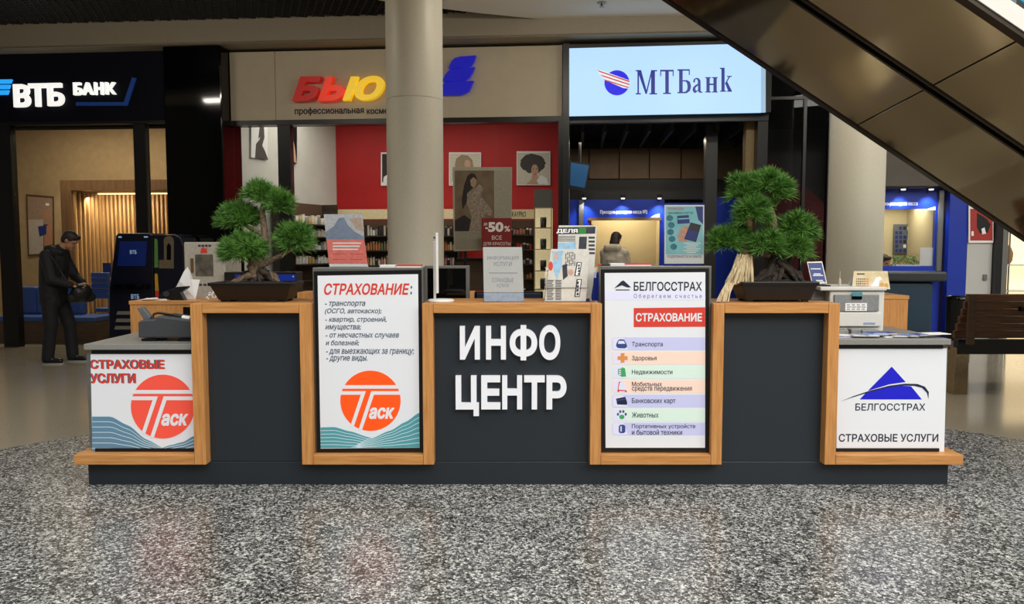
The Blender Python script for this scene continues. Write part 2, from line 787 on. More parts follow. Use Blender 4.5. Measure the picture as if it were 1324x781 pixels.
sp = thing('fire_sprinkler', 'small chrome fire sprinkler under the white soffit', 'sprinkler', HZ.w(*[((ray(778, 3) * ((zc - CAM_Z) / ray(778, 3).z)).x), 0, ((ray(778, 3) * ((zc - CAM_Z) / ray(778, 3).z)).y)]))
c = sp.location.copy()
part('escutcheon', MB(M_steel).lathe(c + Vector((0, 0, -0.012)), [(0.055, 0), (0.06, 0.012)], 20), sp)
part('nozzle', MB(M_steel).lathe(c + Vector((0, 0, -0.06)), [(0.028, 0), (0.03, 0.006), (0.012, 0.012), (0.012, 0.05)], 14), sp)

# cornice over the shops
s0, s1 = -4.0, fs(1110)
cz0, cz1 = fz(0, 70, 0), fz(0, 48, -0.35)
struct('trim_1', MB(mat('cornice paint', (150, 140, 122), 0.6, var=0.02)).box(FF, s0, s1, -0.35, -0.02, fz(500, 51, -0.35), zc + 0.12)
       .box(FF, s0, s1, -0.35, 0.4, fz(500, 51, -0.35) - 0.005, fz(500, 51, -0.35) + 0.02))
# upper edge of the wall behind the signs
struct('wall_front', MB(M_matte).box(FF, s0, s1, 0.12, 0.3, fz(500, 158), zc + 0.3))

# round columns
for i, (x, y, Y) in enumerate([(536.5, 170, 8.3), (1105.5, 300, 8.85)]):
    p = WF.pw(x, y, Y)
    rr = 0.298
    mb = MB(M_col).lathe((p.x, p.y, 0), [(rr, 0), (rr, 3.05)], 48)
    mb.lathe((p.x, p.y, 3.056), [(rr, 0), (rr, zc - 3.056 + 0.02)], 48)
    mb.lathe((p.x, p.y, 0), [(rr - 0.004, 3.0), (rr - 0.004, 3.1)], 32)
    mb.lathe((p.x, p.y, 0), [(rr + 0.012, 0.0), (rr + 0.012, 0.1)], 48)
    o = struct('column', mb)
    o['label'] = ['round plastered column behind the central desk', 'round plastered column behind the printer'][i]

# ------------------------------------------------------------------ shop shells
zt = 4.35
pil0, pil1 = fs(217, -0.3), fs(291, -0.3)
struct('pillar', MB(M_gloss).box(FF, pil0, pil1, -0.3, 0.45, 0, fz(250, 59, -0.3)), label='glossy black pillar between the bank and the cosmetics shop', bevel=0.02)
# bank on the far side of the man
W1 = 3.3
struct('wall_back', MB(M_tan).box(FF, -3.5, pil1, W1, W1 + 0.15, 0, zt))
struct('wall_left', MB(M_tan).box(FF, -3.6, -3.45, 0.3, W1 + 0.1, 0, zt))
struct('wall_partition', MB(M_greywall).box(FF, pil1 - 0.25, pil1 - 0.1, 0.46, W1, 0, zt))
struct('ceiling_1', MB(M_tan).box(FF, -3.6, pil1 - 0.1, 0.3, W1 + 0.1, 4.0, 4.1))
# cosmetics shop
c0 = FF.w(fs(303), 0.32, 0)
T2 = 2.7
c1 = FF.w(fs(436, T2), T2, 0)
GF = Frame(c0, c1 - c0)
Lg = (c1 - c0).length
struct('wall_side', MB(M_greywall).box(GF, -0.3, Lg, 0, 0.1, 0, 3.9))
sB1 = fs(727, 0)
struct('wall_rear', MB(M_red).box(FF, fs(436, T2), fs(735, T2) + 0.4, T2, T2 + 0.15, 0, 3.9))
struct('ceiling_2', MB(mat('shop ceiling', (205, 198, 182), 0.8)).box(FF, fs(303), sB1 + 0.05, 0.3, T2 + 0.3, 3.86, 3.96))
struct('wall_right', MB(mat('shop side panel', (120, 124, 128), 0.4)).box(FF, sB1 + 0.02, sB1 + 0.08, 0.1, T2 + 0.05, 0, 3.86))
# second bank
sC0, sC1 = fs(733), fs(985)
T3 = 3.4
struct('wall_4', MB(mat('dim brown wall', (62, 48, 36), 0.7)).box(FF, sB1 + 0.1, fs(1330, T3), T3, T3 + 0.15, 0, zt))
struct('ceiling_3', MB(M_matte).box(FF, sB1 + 0.1, fs(1330, T3), 0.3, T3, fz(820, 153, 0), fz(820, 153, 0) + 0.1))
cof = MB(mat('black coffers', (24, 22, 20), 0.6))
for i in range(9):
    cof.box(FF, sC0 + 0.2 + i * 0.32, sC0 + 0.24 + i * 0.32, 0.4, 2.9, fz(820, 153, 0) - 0.12, fz(820, 153, 0))
struct('ceiling_slats', cof)

# shopfront framing
fr = MB(M_black)
for x0, x1, y1_ in [(-6, 14, 450), (173, 188, 450)]:
    fr.box(FF, fs(x0, 0, 200), fs(x1, 0, 200), 0, 0.12, 0, fz(100, 160))
fr.box(FF, s0 + 0.6, pil0, -0.02, 0.12, fz(100, 161), fz(100, 155))
w1 = struct('window_1', MB(M_glass).box(FF, fs(14, 0, 200), fs(173, 0, 200), 0.05, 0.06, 0.0, fz(100, 160)).box(FF, fs(188, 0, 200), pil0, 0.05, 0.06, 0.0, fz(100, 160)))
part('window_frame', fr, w1)
fr = MB(M_black)
for x0, x1 in [(360, 376), (722, 735)]:
    fr.box(FF, fs(x0, 0, 200), fs(x1, 0, 200), -0.02, 0.12, 0, fz(500, 158))
fr.box(FF, fs(303), fs(727), -0.03, 0.12, fz(500, 160), fz(500, 153))
fr.box(FF, fs(303), fs(727), 0.0, 0.12, 0.0, 0.12)
w2 = struct('window_2', MB(M_glass).box(FF, fs(303), fs(360, 0, 200), 0.05, 0.06, 0.1, fz(500, 159)).box(FF, fs(376, 0, 200), fs(722, 0, 200), 0.05, 0.06, 0.1, fz(500, 159)))
part('window_frame', fr, w2)
# seams of the glass wall: slim clear profiles
fr = MB(M_black)
fr.box(FF, fs(727), fs(735.5), -0.16, 0.12, 0, fz(730, 60))
fr.box(FF, fs(735.5), fs(990), -0.02, 0.1, fz(860, 158), fz(860, 147))
struct('trim_2', fr)
struct('trim_3', MB(mat('dark bronze post', (40, 40, 40), 0.4)).box(FF, fs(911, 0.6), fs(926, 0.6), 0.6, 0.8, 0, fz(820, 153)))
struct('trim_4', MB(mat('pale oak post', (150, 128, 88), 0.5)).box(FF, fs(962, 0.25), fs(976, 0.25), 0.25, 0.45, 0, fz(820, 153)))
struct('trim_5', MB(M_black).box(FF, fs(977), fs(990), 0.0, 0.2, 0, fz(980, 147)))
# smoked glass bay beside the second bank
w3 = struct('window_3', MB(M_darkglass).box(FF, fs(990), fs(1075), 0.05, 0.065, 0.0, fz(1030, 60)))
part('window_frame', MB(M_black).box(FF, fs(1036), fs(1040), 0.02, 0.09, 0, fz(1030, 60)).box(FF, fs(1068), fs(1078), 0.0, 0.12, 0, fz(1030, 60))
     .box(FF, fs(990), fs(1075), 0.02, 0.09, fz(1030, 128), fz(1030, 124)), w3)
struct('wall_5', MB(mat('dusky grey wall', (70, 70, 70), 0.6)).box(FF, fs(985, 1.2), fs(1082, 1.2), 1.2, 1.3, 0, zt))
ban = MB(mat('deep red panel', (120, 14, 18), 0.5))
ban.ppoly(FF, [(988, 208), (1000, 208), (1066, 262), (1066, 375), (988, 375)], 1.1, 0.04)
solo('red_slope_panel', ban, 'deep red sloping panel behind the smoked glass bay', 'banner')  # slanted dark red shape set behind the glass

# ------------------------------------------------------------------ shop signs
# --- dark bank sign
sg = thing('bank_sign', 'dark navy bank fascia sign with glowing white letters and light blue stripes', 'sign', FF.w(fs(110), -0.04, fz(110, 158)), FA)
M_navy = mat('navy fascia', (6, 8, 24), 0.6, var=0.05, scale=3, spec=0.15)
M_glowW = mat('white lit acrylic', (200, 200, 198), 0.4, emit=0.85, var=0.0, emit_rgb=(255, 253, 248))
M_glowB = mat('sky blue lit acrylic', (40, 160, 240), 0.4, emit=0.9, var=0.0)
M_dimB = mat('dim blue ribbon', (20, 52, 112), 0.4, emit=0.35, var=0.0)
part('fascia', MB(M_navy).box(FF, s0 + 0.6, pil0 + 0.02, -0.04, 0.1, fz(100, 157), fz(100, 68)), sg)
for ch, x0, y0, x1, y1 in [('В', 20, 109.5, 40.5, 139), ('Т', 39.5, 108.5, 62, 138.3), ('Б', 63.5, 108, 84, 137.5),
                           ('Б', 97, 107.3, 107.5, 123.5), ('А', 108, 107.3, 122, 123), ('Н', 123.8, 107, 135, 123), ('К', 138, 107, 151, 122.5)]:
    part('letter', MB(M_glowW).text(FF, ch, x0, y0, x1, y1, -0.041, 0.05, bold=0.035), sg)
part('ribbon', MB(M_dimB).ppoly(FF, [(98, 132), (160, 132), (170.5, 100), (176, 101), (164.5, 136.5), (98, 136.5)], -0.06, 0.02), sg, 'dim blue bent ribbon')
for k, q in enumerate([[(-14, 103), (14.5, 102.5), (12.5, 107.5), (-14, 107.8)], [(-14, 109.8), (12, 109.5), (10.5, 114.5), (-14, 114.8)], [(-14, 117), (10.5, 116.5), (8.5, 122), (-14, 122.5)]]):
    part('stripe', MB(M_glowB).ppoly(FF, q, -0.08, 0.04), sg, 'glowing light blue stripe')

# --- cosmetics sign
sg = thing('cosmetics_sign', 'beige shop fascia with slanted red and yellow letters and blue leaf emblem', 'sign', FF.w(fs(515), -0.04, fz(515, 154)), FA)
part('fascia', MB(M_beige).box(FF, fs(304), fs(361), -0.04, 0.1, fz(520, 153.5), fz(520, 64)).box(FF, fs(361.6), fs(726), -0.04, 0.1, fz(520, 153.5), fz(520, 64)), sg)
M_bred = mat('dark red lit letter', (172, 16, 10), 0.35, emit=0.35, var=0.0)
M_bor = mat('scarlet lit letter', (226, 44, 10), 0.35, emit=0.5, var=0.0)
M_byel = mat('yellow lit letter', (240, 196, 22), 0.35, emit=0.55, var=0.0)
for ch, x0, x1, y0, y1, m in [('Б', 380, 418, 100.5, 131.5, M_bred), ('Ь', 413, 447.5, 101, 131.5, M_bor), ('Ю', 445, 498.5, 100, 131, M_byel)]:
    part('letter', MB(m).text(FF, ch, x0, y0, x1, y1, -0.06, 0.09, bold=0.05, shear=0.28), sg)
for w_, x0, x1, y0, y1 in [('профессиональная', 381.2, 470.5, 138.6, 149.4), ('косметика', 474.2, 522, 141, 147.3)]:
    part('tagline_word', MB(M_ink).text(FF, w_, x0, y0, x1, y1, -0.0405, 0.004, bold=0.025), sg)
M_bblu = mat('blue lit emblem', (24, 26, 190), 0.35, emit=0.35, var=0.0)
for q in [[(580, 87.5), (584, 79), (588, 75), (595, 73), (615.3, 71.5), (613, 79), (610, 84), (604, 86.3), (595, 87.2)],
          [(572, 104.5), (576, 96), (581, 90), (590, 88.3), (613.7, 86.7), (611, 93), (607, 100), (600, 104.3), (590, 105)],
          [(570.5, 122), (571, 112), (574, 107.5), (580, 105.8), (612.2, 104.3), (609, 112), (606, 118), (600, 121), (595, 122)]]:
    part('leaf', MB(M_bblu).ppoly(FF, q, -0.12, 0.08), sg, 'blue leaf shaped emblem piece')

# --- bright light box sign
sg = thing('light_box_sign', 'large glowing pale blue light box with navy serif bank lettering', 'sign', FF.w(fs(862), -0.16, fz(862, 148)), FA)
M_lbox = mat('backlit pale blue panel', (120, 146, 170), 0.4, emit=0.9, var=0.0, emit_rgb=(178, 218, 255))
M_lbox2 = mat('backlit side strip', (150, 185, 215), 0.4, emit=0.6, var=0.0)
M_navyink = mat('backlit navy film', (22, 34, 140), 0.4, emit=0.55, var=0.0)
M_sphere = mat('backlit blue film', (14, 12, 214), 0.4, emit=0.75, var=0.0)
M_whiteband = mat('backlit white film', (150, 152, 156), 0.4, emit=0.85, var=0.0, emit_rgb=(236, 242, 250))
M_redband = mat('backlit red film', (190, 60, 40), 0.4, emit=0.6, var=0.0)
part('casing', MB(M_black).box(FF, fs(735.5), fs(990), -0.14, 0.1, fz(862, 149), fz(862, 58)), sg)
pn = part('panel', MB(M_lbox).ppoly(FF, [(736, 62.5), (984, 56), (984, 145.5), (736, 150)], -0.16, 0.03), sg)
part('panel', MB(M_lbox2).ppoly(FF, [(984.5, 56), (990, 56), (990, 145.2), (984.5, 145.4)], -0.16, 0.03), sg)
lg = MB(M_sphere).pdisc(FF, 797.7, 107, 16.2, 16.2, -0.168, 0.004)
lg.use(M_whiteband).ppoly(FF, [(771, 90), (779, 91.5), (814.5, 104.2), (814, 110), (812, 114.5), (806, 113.8), (784, 104.5), (778, 99)], -0.170, 0.001)
lg.use(M_redband)
for k, (xa, ya, xb, yb, xc, yc) in enumerate([(771, 90, 814, 104.5, 814, 106.5), (775.5, 96, 814, 108.5, 814, 110.2), (780, 102, 813, 112.5, 813, 114)]):
    lg.ppoly(FF, [(xa, ya), (xb, yb), (xc, yc), (xa + 4, ya + 3)], -0.172, 0.001)
part('emblem', lg, sg, 'blue globe crossed by red and white stripes')


def glyph_poly(mb, x0, y0, x1, y1, t, polys):
    for q in polys:
        mb.ppoly(FF, [(x0 + a * (x1 - x0), y1 + b * (y0 - y1)) for a, b in q], t, 0.004)


def bar(x0, y0, x1, y1):
    return [(x0, y0), (x1, y0), (x1, y1), (x0, y1)]


tl = MB(M_navyink)
glyph_poly(tl, 822, 90.6, 849.6, 122, -0.167, [bar(.08, .04, .15, .97), bar(0, 0, .24, .05), [(.08, .97), (.26, .97), (.52, .12), (.46, .02)],
           [(.72, .97), (.78, .97), (.52, .02), (.46, .02)], bar(.72, .04, .9, .97), bar(.64, 0, 1, .05), bar(.0, .95, .26, 1), bar(.72, .95, 1, 1)])
glyph_poly(tl, 853.6, 90.2, 871, 121.5, -0.167, [bar(.38, .03, .64, .98), bar(.22, 0, .8, .05), bar(0, .93, 1, 1), bar(0, .74, .07, .95), bar(.93, .74, 1, .95)])
glyph_poly(tl, 876, 89.5, 893.6, 120.5, -0.167, [bar(.12, .02, .38, .98), bar(0, .94, .9, 1), bar(.83, .76, .9, .96), bar(0, 0, .6, .05),
           [(.38, .54), (.7, .55), (.92, .47), (1, .28), (.92, .1), (.7, .01), (.38, 0), (.38, .05), (.6, .07), (.72, .16), (.74, .28), (.7, .42), (.6, .49), (.38, .49)]])
glyph_poly(tl, 895.5, 100.5, 908.6, 120, -0.167, [[(.05, .72), (.12, .9), (.35, 1), (.6, .97), (.78, .82), (.8, .1), (1, .05), (.95, 0), (.62, .02), (.55, .14), (.52, .8), (.42, .92), (.26, .88), (.22, .68)],
           [(.55, .62), (.3, .52), (.04, .36), (0, .18), (.12, .02), (.32, 0), (.55, .14), (.55, .22), (.38, .12), (.28, .2), (.28, .34), (.55, .5)]])
glyph_poly(tl, 911.8, 99.7, 928, 119.5, -0.167, [bar(.1, .03, .36, .97), bar(.66, .03, .92, .97), bar(.3, .48, .7, .58), bar(0, 0, .46, .06), bar(.54, 0, 1, .06), bar(0, .94, .46, 1), bar(.54, .94, 1, 1)])
glyph_poly(tl, 931, 87.6, 946.5, 118.5, -0.167, [bar(.12, .02, .38, .98), bar(0, .95, .38, 1), bar(0, 0, .5, .04), [(.38, .3), (.72, .62), (.58, .62), (.58, .66), (.98, .66), (.98, .62), (.84, .62), (.5, .34)],
           [(.42, .36), (.58, .44), (.98, .04), (1, 0), (.58, 0), (.6, .04), (.68, .04)]])
part('lettering', tl, sg)

# ------------------------------------------------------------------ escalator pair, sloping over the hall
ES = thing('escalator', 'bronze clad escalator pair sloping down over the bench, seen from below', 'escalator', (7.4, 5.95, 0))
M_bronze = mat('bronze mirror cladding', (172, 158, 132), 0.08, metal=0.92, var=0.03, scale=1.0, bump=0.06)
M_bronze_d = mat('dark bronze trim', (44, 36, 27), 0.3, metal=0.6)
D1, D2 = 7.1, 4.8


def esc_edge(p, q, Y):
    a, b = WF.pw(*p, Y), WF.pw(*q, Y)
    return a, (b - a).normalized()


fa, fd = esc_edge((860, 0), (1324, 310), D1)
na, nd = esc_edge((1250, 0), (1324, 50.5), D2)
sl = fd.z / fd.x


def zl(X, Y):
    """height of the underside at X on the line through depth Y"""
    zf = fa.z + (X - fa.x) * sl
    zn = na.z + (X - na.x) * sl
    k = (D1 - Y) / (D1 - D2)
    return zf + (zn - zf) * k


X0, X1 = 0.2, 6.9
Ym = D2 + (D1 - D2) * 0.46
XA = []
jx = WF.pw(1105, 160, D1).x
panX = [jx - 2 * 2.45, jx - 2.45, jx, jx + 2.2, X1 + 0.0]
panX[0] = X0 - 2


def under(mb, xa, xb, ya, yb, th=0.02, up=0.0):
    P = []
    for dz in (0, th):
        for x, y in [(xa, ya), (xb, ya), (xb, yb), (xa, yb)]:
            P.append(Vector((x, y, zl(x, y) + dz + up)))
    return mb.add(P, [(3, 2, 1, 0), (4, 5, 6, 7), (0, 1, 5, 4), (1, 2, 6, 5), (2, 3, 7, 6), (3, 0, 4, 7)])


for xa, xb in zip(panX[:-1], panX[1:]):
    part('underside_panel', under(MB(M_bronze), xa + 0.006, xb - 0.006, Ym + 0.05, D1 - 0.03), ES)
    part('underside_panel', under(MB(M_bronze), xa + 0.006, xb - 0.006, D2 + 0.03, Ym - 0.05), ES)
    if xb < X1:
        under_j = under(MB(M_bronze_d), xb - 0.02, xb + 0.02, D2 + 0.02, D1 - 0.02, 0.02, 0.012)
        part('joint_strip', under_j, ES)
sp_ = MB(M_bronze_d)
under(sp_, panX[0], X1, Ym - 0.06, Ym + 0.06, 0.02, 0.05)
part('gap_trough', sp_, ES, 'dark recessed gap between the two undersides')
part('edge_trim', under(MB(M_bronze_d), panX[0], X1, D1 - 0.05, D1 + 0.02, 0.035, -0.012), ES)
part('edge_trim', under(MB(M_bronze_d), panX[0], X1, Ym + 0.03, Ym + 0.055, 0.03, -0.012), ES)
part('edge_trim', under(MB(M_bronze_d), panX[0], X1, Ym - 0.055, Ym - 0.03, 0.03, -0.012), ES)
part('edge_trim', under(MB(M_bronze_d), panX[0], X1, D2 - 0.02, D2 + 0.05, 0.035, -0.012), ES)
M_skirt = mat('pale side cladding', (222, 218, 212), 0.35, var=0.01, scale=4)
part('side_cladding', under(MB(M_skirt), panX[0], X1, D2 - 0.03, D2 + 0.0, 0.125, 0.022), ES, 'pale cladding along the side')
part('side_cladding', under(MB(M_bronze), panX[0], X1, D1 - 0.01, D1 + 0.015, 0.3, 0.022), ES)
part('truss_deck', under(MB(M_bronze_d), panX[0], X1, D2, D1, 0.02, 0.06), ES)
stp = MB(mat('ribbed step metal', (120, 122, 124), 0.4, metal=0.7))
n = 34
for k in range(n):
    x = -1.6 + k * 0.25
    for ya, yb in [(D2 + 0.15, Ym - 0.2), (Ym + 0.2, D1 - 0.15)]:
        zz = zl(x + 0.125, (ya + yb) / 2)
        stp.box(WF, x, x + 0.25, ya, yb, max(zl(x, ya), zl(x, yb)) + 0.09, zz + 0.34)
part('steps', stp, ES)
M_bal = glass_mat('balustrade glass', (0.9, 0.95, 0.95), 0.0, 0.6)
M_rub = mat('handrail rubber', (14, 14, 14), 0.5)
for y in (D2 + 0.05, Ym - 0.1, Ym + 0.1, D1 - 0.06):
    part('balustrade', under(MB(M_bal), panX[0], X1, y, y + 0.012, 0.8, 0.1), ES)
    part('handrail', under(MB(M_rub), panX[0], X1, y - 0.035, y + 0.045, 0.05, 0.9), ES)

# ------------------------------------------------------------------ the information counter
Yk = Yb + 0.42          # back of the upper tops
Yl = Yb + 0.78          # back of the low end desks
IC = thing('info_counter', 'long graphite information counter with a stepped oak band and white letters', 'counter', WF.w(0.02, Yb, 0))


def X(x, y, Y):
    return PX(x, y, Y)[0]


def Z(x, y, Y):
    return PX(x, y, Y)[1]


zb0, zb1 = Z(500, 601, Yw), Z(500, 588.5, Yw)        # bottom oak runs
zt0, zt1 = Z(660, 405, Yw), Z(660, 392.5, Yw)        # top oak runs
ztop = zt1
th = zt1 - zt0
# body
zlow = Z(180, 452, Yb)      # underside of the grey slab on the low desks
xb0, xb1 = X(114, 612, Yb), X(1226, 612, Yb)
part('plinth', MB(M_dark).box(WF, xb0, xb1, Yb, Yb + 0.4, 0.0, zb0), IC, bevel=0.004)
fpx = [(262, 391), (558, 766), (932, 1072)]
for xa, xb in fpx:
    part('front_panel', MB(M_dark).box(WF, X(xa, 500, Yb), X(xb, 500, Yb), Yb, Yb + 0.03, zb0 + 0.002, zt0), IC, bevel=0.003)
bd = MB(M_dark)
bd.box(WF, X(255, 500, Yb), X(1076, 500, Yb), Yb + 0.16, Yk, 0.02, zt0 - 0.002)
part('carcass', bd, IC)
# oak band; the tall runs are uprights, the rest lie flat
ups = [(248.5, 263.5), (388.5, 403), (546.5, 560.5), (763.5, 777.5), (921, 935), (1069, 1083.5)]
Xu = [(X(a, 497, Yw), X(b, 497, Yw)) for a, b in ups]
for a, b in Xu:
    part('oak_upright', MB(M_woodz).box(WF, a, b, Yw, Yb + 0.2, zb0, zt1), IC, bevel=0.003)
tops = [(Xu[0][1], Xu[1][0], Yk), (Xu[2][1], Xu[3][0], Yk), (Xu[4][1], Xu[5][0], Yk)]
for a, b, yk in tops:
    part('oak_top', MB(M_woodx).box(WF, a + 0.0015, b - 0.0015, Yw, yk, zt0, zt1), IC, bevel=0.003)
bots = [(X(95, 596, Yw), Xu[0][0], Yb + 0.12), (Xu[1][1], Xu[2][0], Yb + 0.2), (Xu[3][1], Xu[4][0], Yb + 0.2), (Xu[5][1], X(1246, 595, Yw), Yb + 0.12)]
for a, b, yk in bots:
    part('oak_ledge', MB(M_woodx).box(WF, a + 0.0015, b - 0.0015, Yw, yk, zb0, zb1), IC, bevel=0.003)
# white channel letters
M_let = mat('white letter face', (236, 238, 244), 0.35, var=0.005, emit=0.14)
for ch, x0, y0, x1, y1 in [('И', 595, 421, 620.6, 464), ('Н', 628.6, 421, 654.2, 464), ('Ф', 659, 420, 694.4, 465), ('О', 697, 420, 724, 464.5),
                           ('Ц', 589.6, 485, 619.4, 536.5), ('Е', 622.5, 485, 647, 528), ('Н', 649.4, 485, 675, 528), ('Т', 677.6, 485, 704, 528), ('Р', 706.4, 485, 732, 528)]:
    lm = MB(M_let).text(WF, ch, x0, y0, x1, y1, Yb - 0.003, 0.035, bold=0.035)
    part('letter', lm, IC, 'white raised letter')

# ---- low end desks
M_slab = mat('grey stone worktop', (138, 138, 134), 0.4, scale=150, var=0.04)
zsl = Z(180, 445, Yb - 0.03)
zsr = Z(1150, 438.5, Yb - 0.03)
lowd = []
for nm, xa, xb, xin, zs, lab in [('end_desk', X(108, 448, Yb - 0.03), Xu[0][0] - 0.004, 'l', zsl, 'low end desk with grey top carrying the black register'),
                                 ('end_desk', Xu[5][1] + 0.004, X(1230, 442, Yb - 0.03), 'r', zsr, 'low end desk with grey top carrying the white printer')]:
    ED = thing(nm, lab, 'desk', WF.w((xa + xb) / 2, Yb + 0.3, 0))
    part('worktop', MB(M_slab).box(WF, xa, xb, Yb - 0.03, Yl, zs - 0.036, zs), ED, bevel=0.003)
    ia, ib = (xa + 0.03, xb) if xin == 'l' else (xa, xb - 0.03)
    part('reveal', MB(M_black).box(WF, ia, ib, Yb + 0.005, Yl - 0.05, zs - 0.065, zs - 0.037), ED)
    part('cabinet', MB(M_dark).box(WF, ia, ib, Yb + 0.06, Yl - 0.05, zb1 + 0.024, zs - 0.066), ED)
    part('lower_reveal', MB(M_black).box(WF, ia, ib, Yb + 0.002, Yl - 0.05, zb1 + 0.002, zb1 + 0.022), ED)
    part('base', MB(M_dark).box(WF, ia, ib, Yb + 0.41, Yl - 0.05, 0.0, zb1 + 0.001), ED)
    lowd.append((ED, zs))

# ---- printed, lit advertising panels
E = 0.23
Mp_white = mat('lit white print', (216, 219, 224), 0.45, emit=E, var=0.0)
Mp_grey = mat('lit side strip', (150, 152, 152), 0.5, var=0.01)
Mp_red = mat('lit red print', (205, 58, 44), 0.5, emit=E * 0.85, var=0.0)
Mp_or = mat('lit orange print', (255, 84, 12), 0.5, emit=E, var=0.0)
Mp_coral = mat('lit coral print', (240, 84, 66), 0.5, emit=E * 0.9, var=0.0)
Mp_grytx = mat('lit grey text', (70, 84, 104), 0.5, emit=E * 0.7, var=0.0)
Mp_navy = mat('lit navy print', (20, 30, 60), 0.5, emit=E * 0.5, var=0.0)
Mp_blue = mat('lit blue print', (10, 14, 190), 0.5, emit=E, var=0.0)
Mp_teal = mat('lit teal wave', (78, 150, 160), 0.5, emit=E * 0.75, var=0.0)
Mp_slate = mat('lit slate wave', (94, 132, 158), 0.5, emit=E * 0.75, var=0.0)
Mp_line = mat('lit pale line', (190, 214, 222), 0.5, emit=E, var=0.0)
Mp_lav = mat('lit lavender', (190, 192, 228), 0.5, emit=E, var=0.0)
Mp_lav2 = mat('lit pale lavender', (214, 214, 238), 0.5, emit=E, var=0.0)
Mp_peach = mat('lit peach', (236, 208, 192), 0.5, emit=E, var=0.0)
Mp_mint = mat('lit mint', (206, 226, 214), 0.5, emit=E, var=0.0)
Mp_green = mat('lit green print', (60, 160, 90), 0.5, emit=E * 0.8, var=0.0)
Mp_tan = mat('lit amber print', (214, 140, 70), 0.5, emit=E * 0.8, var=0.0)
Mp_icon = mat('lit dark blue icon', (44, 70, 130), 0.5, emit=E * 0.7, var=0.0)
T1 = 0.0015


def lines(mb, rows, t, fr=None, shear=0.0, bold=0.0):
    for s, x0, y0, x1, y1 in rows:
        mb.text(fr or WF, s, x0, y0, x1, y1, t, 0, bold, shear)


def wave(mb, xs, top, bot, t, n, m_line):
    """water rising between two curves given as functions of x, with pale contour lines"""
    up = [(x, top(x)) for x in xs]
    dn = [(x, bot(x)) for x in xs]
    mb.ppoly(WF, up + dn[::-1], t, 0)
    mb.use(m_line)
    for k in range(n):
        q = k / n
        a = [(x, top(x) * (1 - q) + bot(x) * q) for x in xs]
        mb.ppoly(WF, a + [(x, y + 0.8) for x, y in a[::-1]], t - 0.0006, 0)


def task_logo(mb, cx, cy, r, t, xmax, mdisc):
    k = r / 39.0
    mb.use(mdisc).pdisc(WF, cx, cy, r, r * 1.0, t, 0, 56, xmax)
    mb.use(Mp_white)

    def q(pts):
        mb.ppoly(WF, [(min(cx + (x - 479) * k, xmax or 9999), cy + (y - 517.4) * k) for x, y in pts], t - 0.0008, 0)
    q([(441, 497.2), (516, 497.2), (517.8, 501.8), (439.6, 501.8)])
    q([(438.6, 505), (473, 505), (457, 552), (453, 550), (466.5, 509.6), (438.4, 509.6)])
    q([(480, 505), (518.6, 505), (518.8, 509.6), (483.5, 509.6), (468, 555.5), (463.5, 555)])
    mb.text(WF, 'аск', cx + (477 - 479) * k, cy + (526 - 517.4) * k, cx + (510.6 - 479) * k, cy + (541 - 517.4) * k, t - 0.001, 0, 0.045, 0.22)


def interp(pts):
    def f(x):
        if x <= pts[0][0]:
            return pts[0][1]
        for (xa, ya), (xb, yb) in zip(pts[:-1], pts[1:]):
            if x <= xb:
                u = (x - xa) / (xb - xa)
                u = u * u * (3 - 2 * u) * 0.5 + u * 0.5
                return ya + (yb - ya) * u
        return pts[-1][1]
    return f


def xr(a, b, n=26):
    return [a + (b - a) * i / n for i in range(n + 1)]


# first tall display: insurance list with orange disc
Yd = Yb - 0.012
AD = thing('advertising_display', 'tall lit display with red insurance heading, text list and orange disc logo', 'display', WF.w(X(476, 586, Yd), Yd + 0.1, zb1))
cas = MB(M_casing)
zA = Z(476, 346, Yd)
xa, xb = Xu[1][1] + 0.001, Xu[2][0] - 0.001
cas.box(WF, xa, xb, Yd, Yd + 0.14, zb1 + 0.001, zA)
part('casing', cas, AD, bevel=0.004)
part('bezel', MB(M_black).ppoly(WF, [(405.8, 351), (544.8, 349), (547.6, 583.5), (409.8, 584)], Yd - 0.012, 0.011), AD)
t = Yd - 0.0135
SC = part('screen', MB(Mp_white).ppoly(WF, [(410.6, 356.5), (540.6, 354.5), (542.4, 579), (414.6, 580)], t, 0.001), AD)
t -= 0.001
part('heading', MB(Mp_red).text(WF, 'СТРАХОВАНИЕ', 419, 366.3, 529.5, 381.4, t, 0, 0.03, 0.22).use(Mp_grytx).text(WF, ':', 530.5, 369.5, 533, 381, t, 0, 0.03, 0.1), SC)
for row in [('- транспорта', 420, 389.9, 472.5, 397.5), ('(ОСГО, автокаско);', 420, 398.7, 493.6, 407), ('- квартир, строений,', 420.3, 409.3, 499.8, 417.7),
           ('имущества;', 420.6, 420.3, 467, 428), ('- от несчастных случаев', 421, 431, 516, 438.5), ('и болезней;', 421, 439.5, 464.5, 447.6),
           ('- для выезжающих за границу;', 421.5, 451.3, 535.4, 459.8), ('- другие виды.', 421.8, 460.3, 475, 468.6)]:
    tx = MB(Mp_grytx)
    lines(tx, [row], t, None, 0.25, 0.02)
    part('text_line', tx, SC)
lgm = MB()
task_logo(lgm, 479, 518.2, 39, t, None, Mp_or)
part('logo', lgm, SC, 'orange disc with a white T and lettering')
wv = MB(Mp_teal)
b_ = lambda x: 579.3 - (x - 414) * 0.005
wave(wv, xr(414.5, 500), interp([(414, 552), (432, 551.5), (452, 557), (478, 565), (500, 578)]), b_, t, 6, Mp_line)
wv.use(Mp_teal)
wave(wv, xr(452, 542.2), interp([(452, 579), (478, 567), (505, 556), (524, 545), (542.3, 533)]), b_, t - 0.001, 7, Mp_line)
part('wave_print', wv, SC)

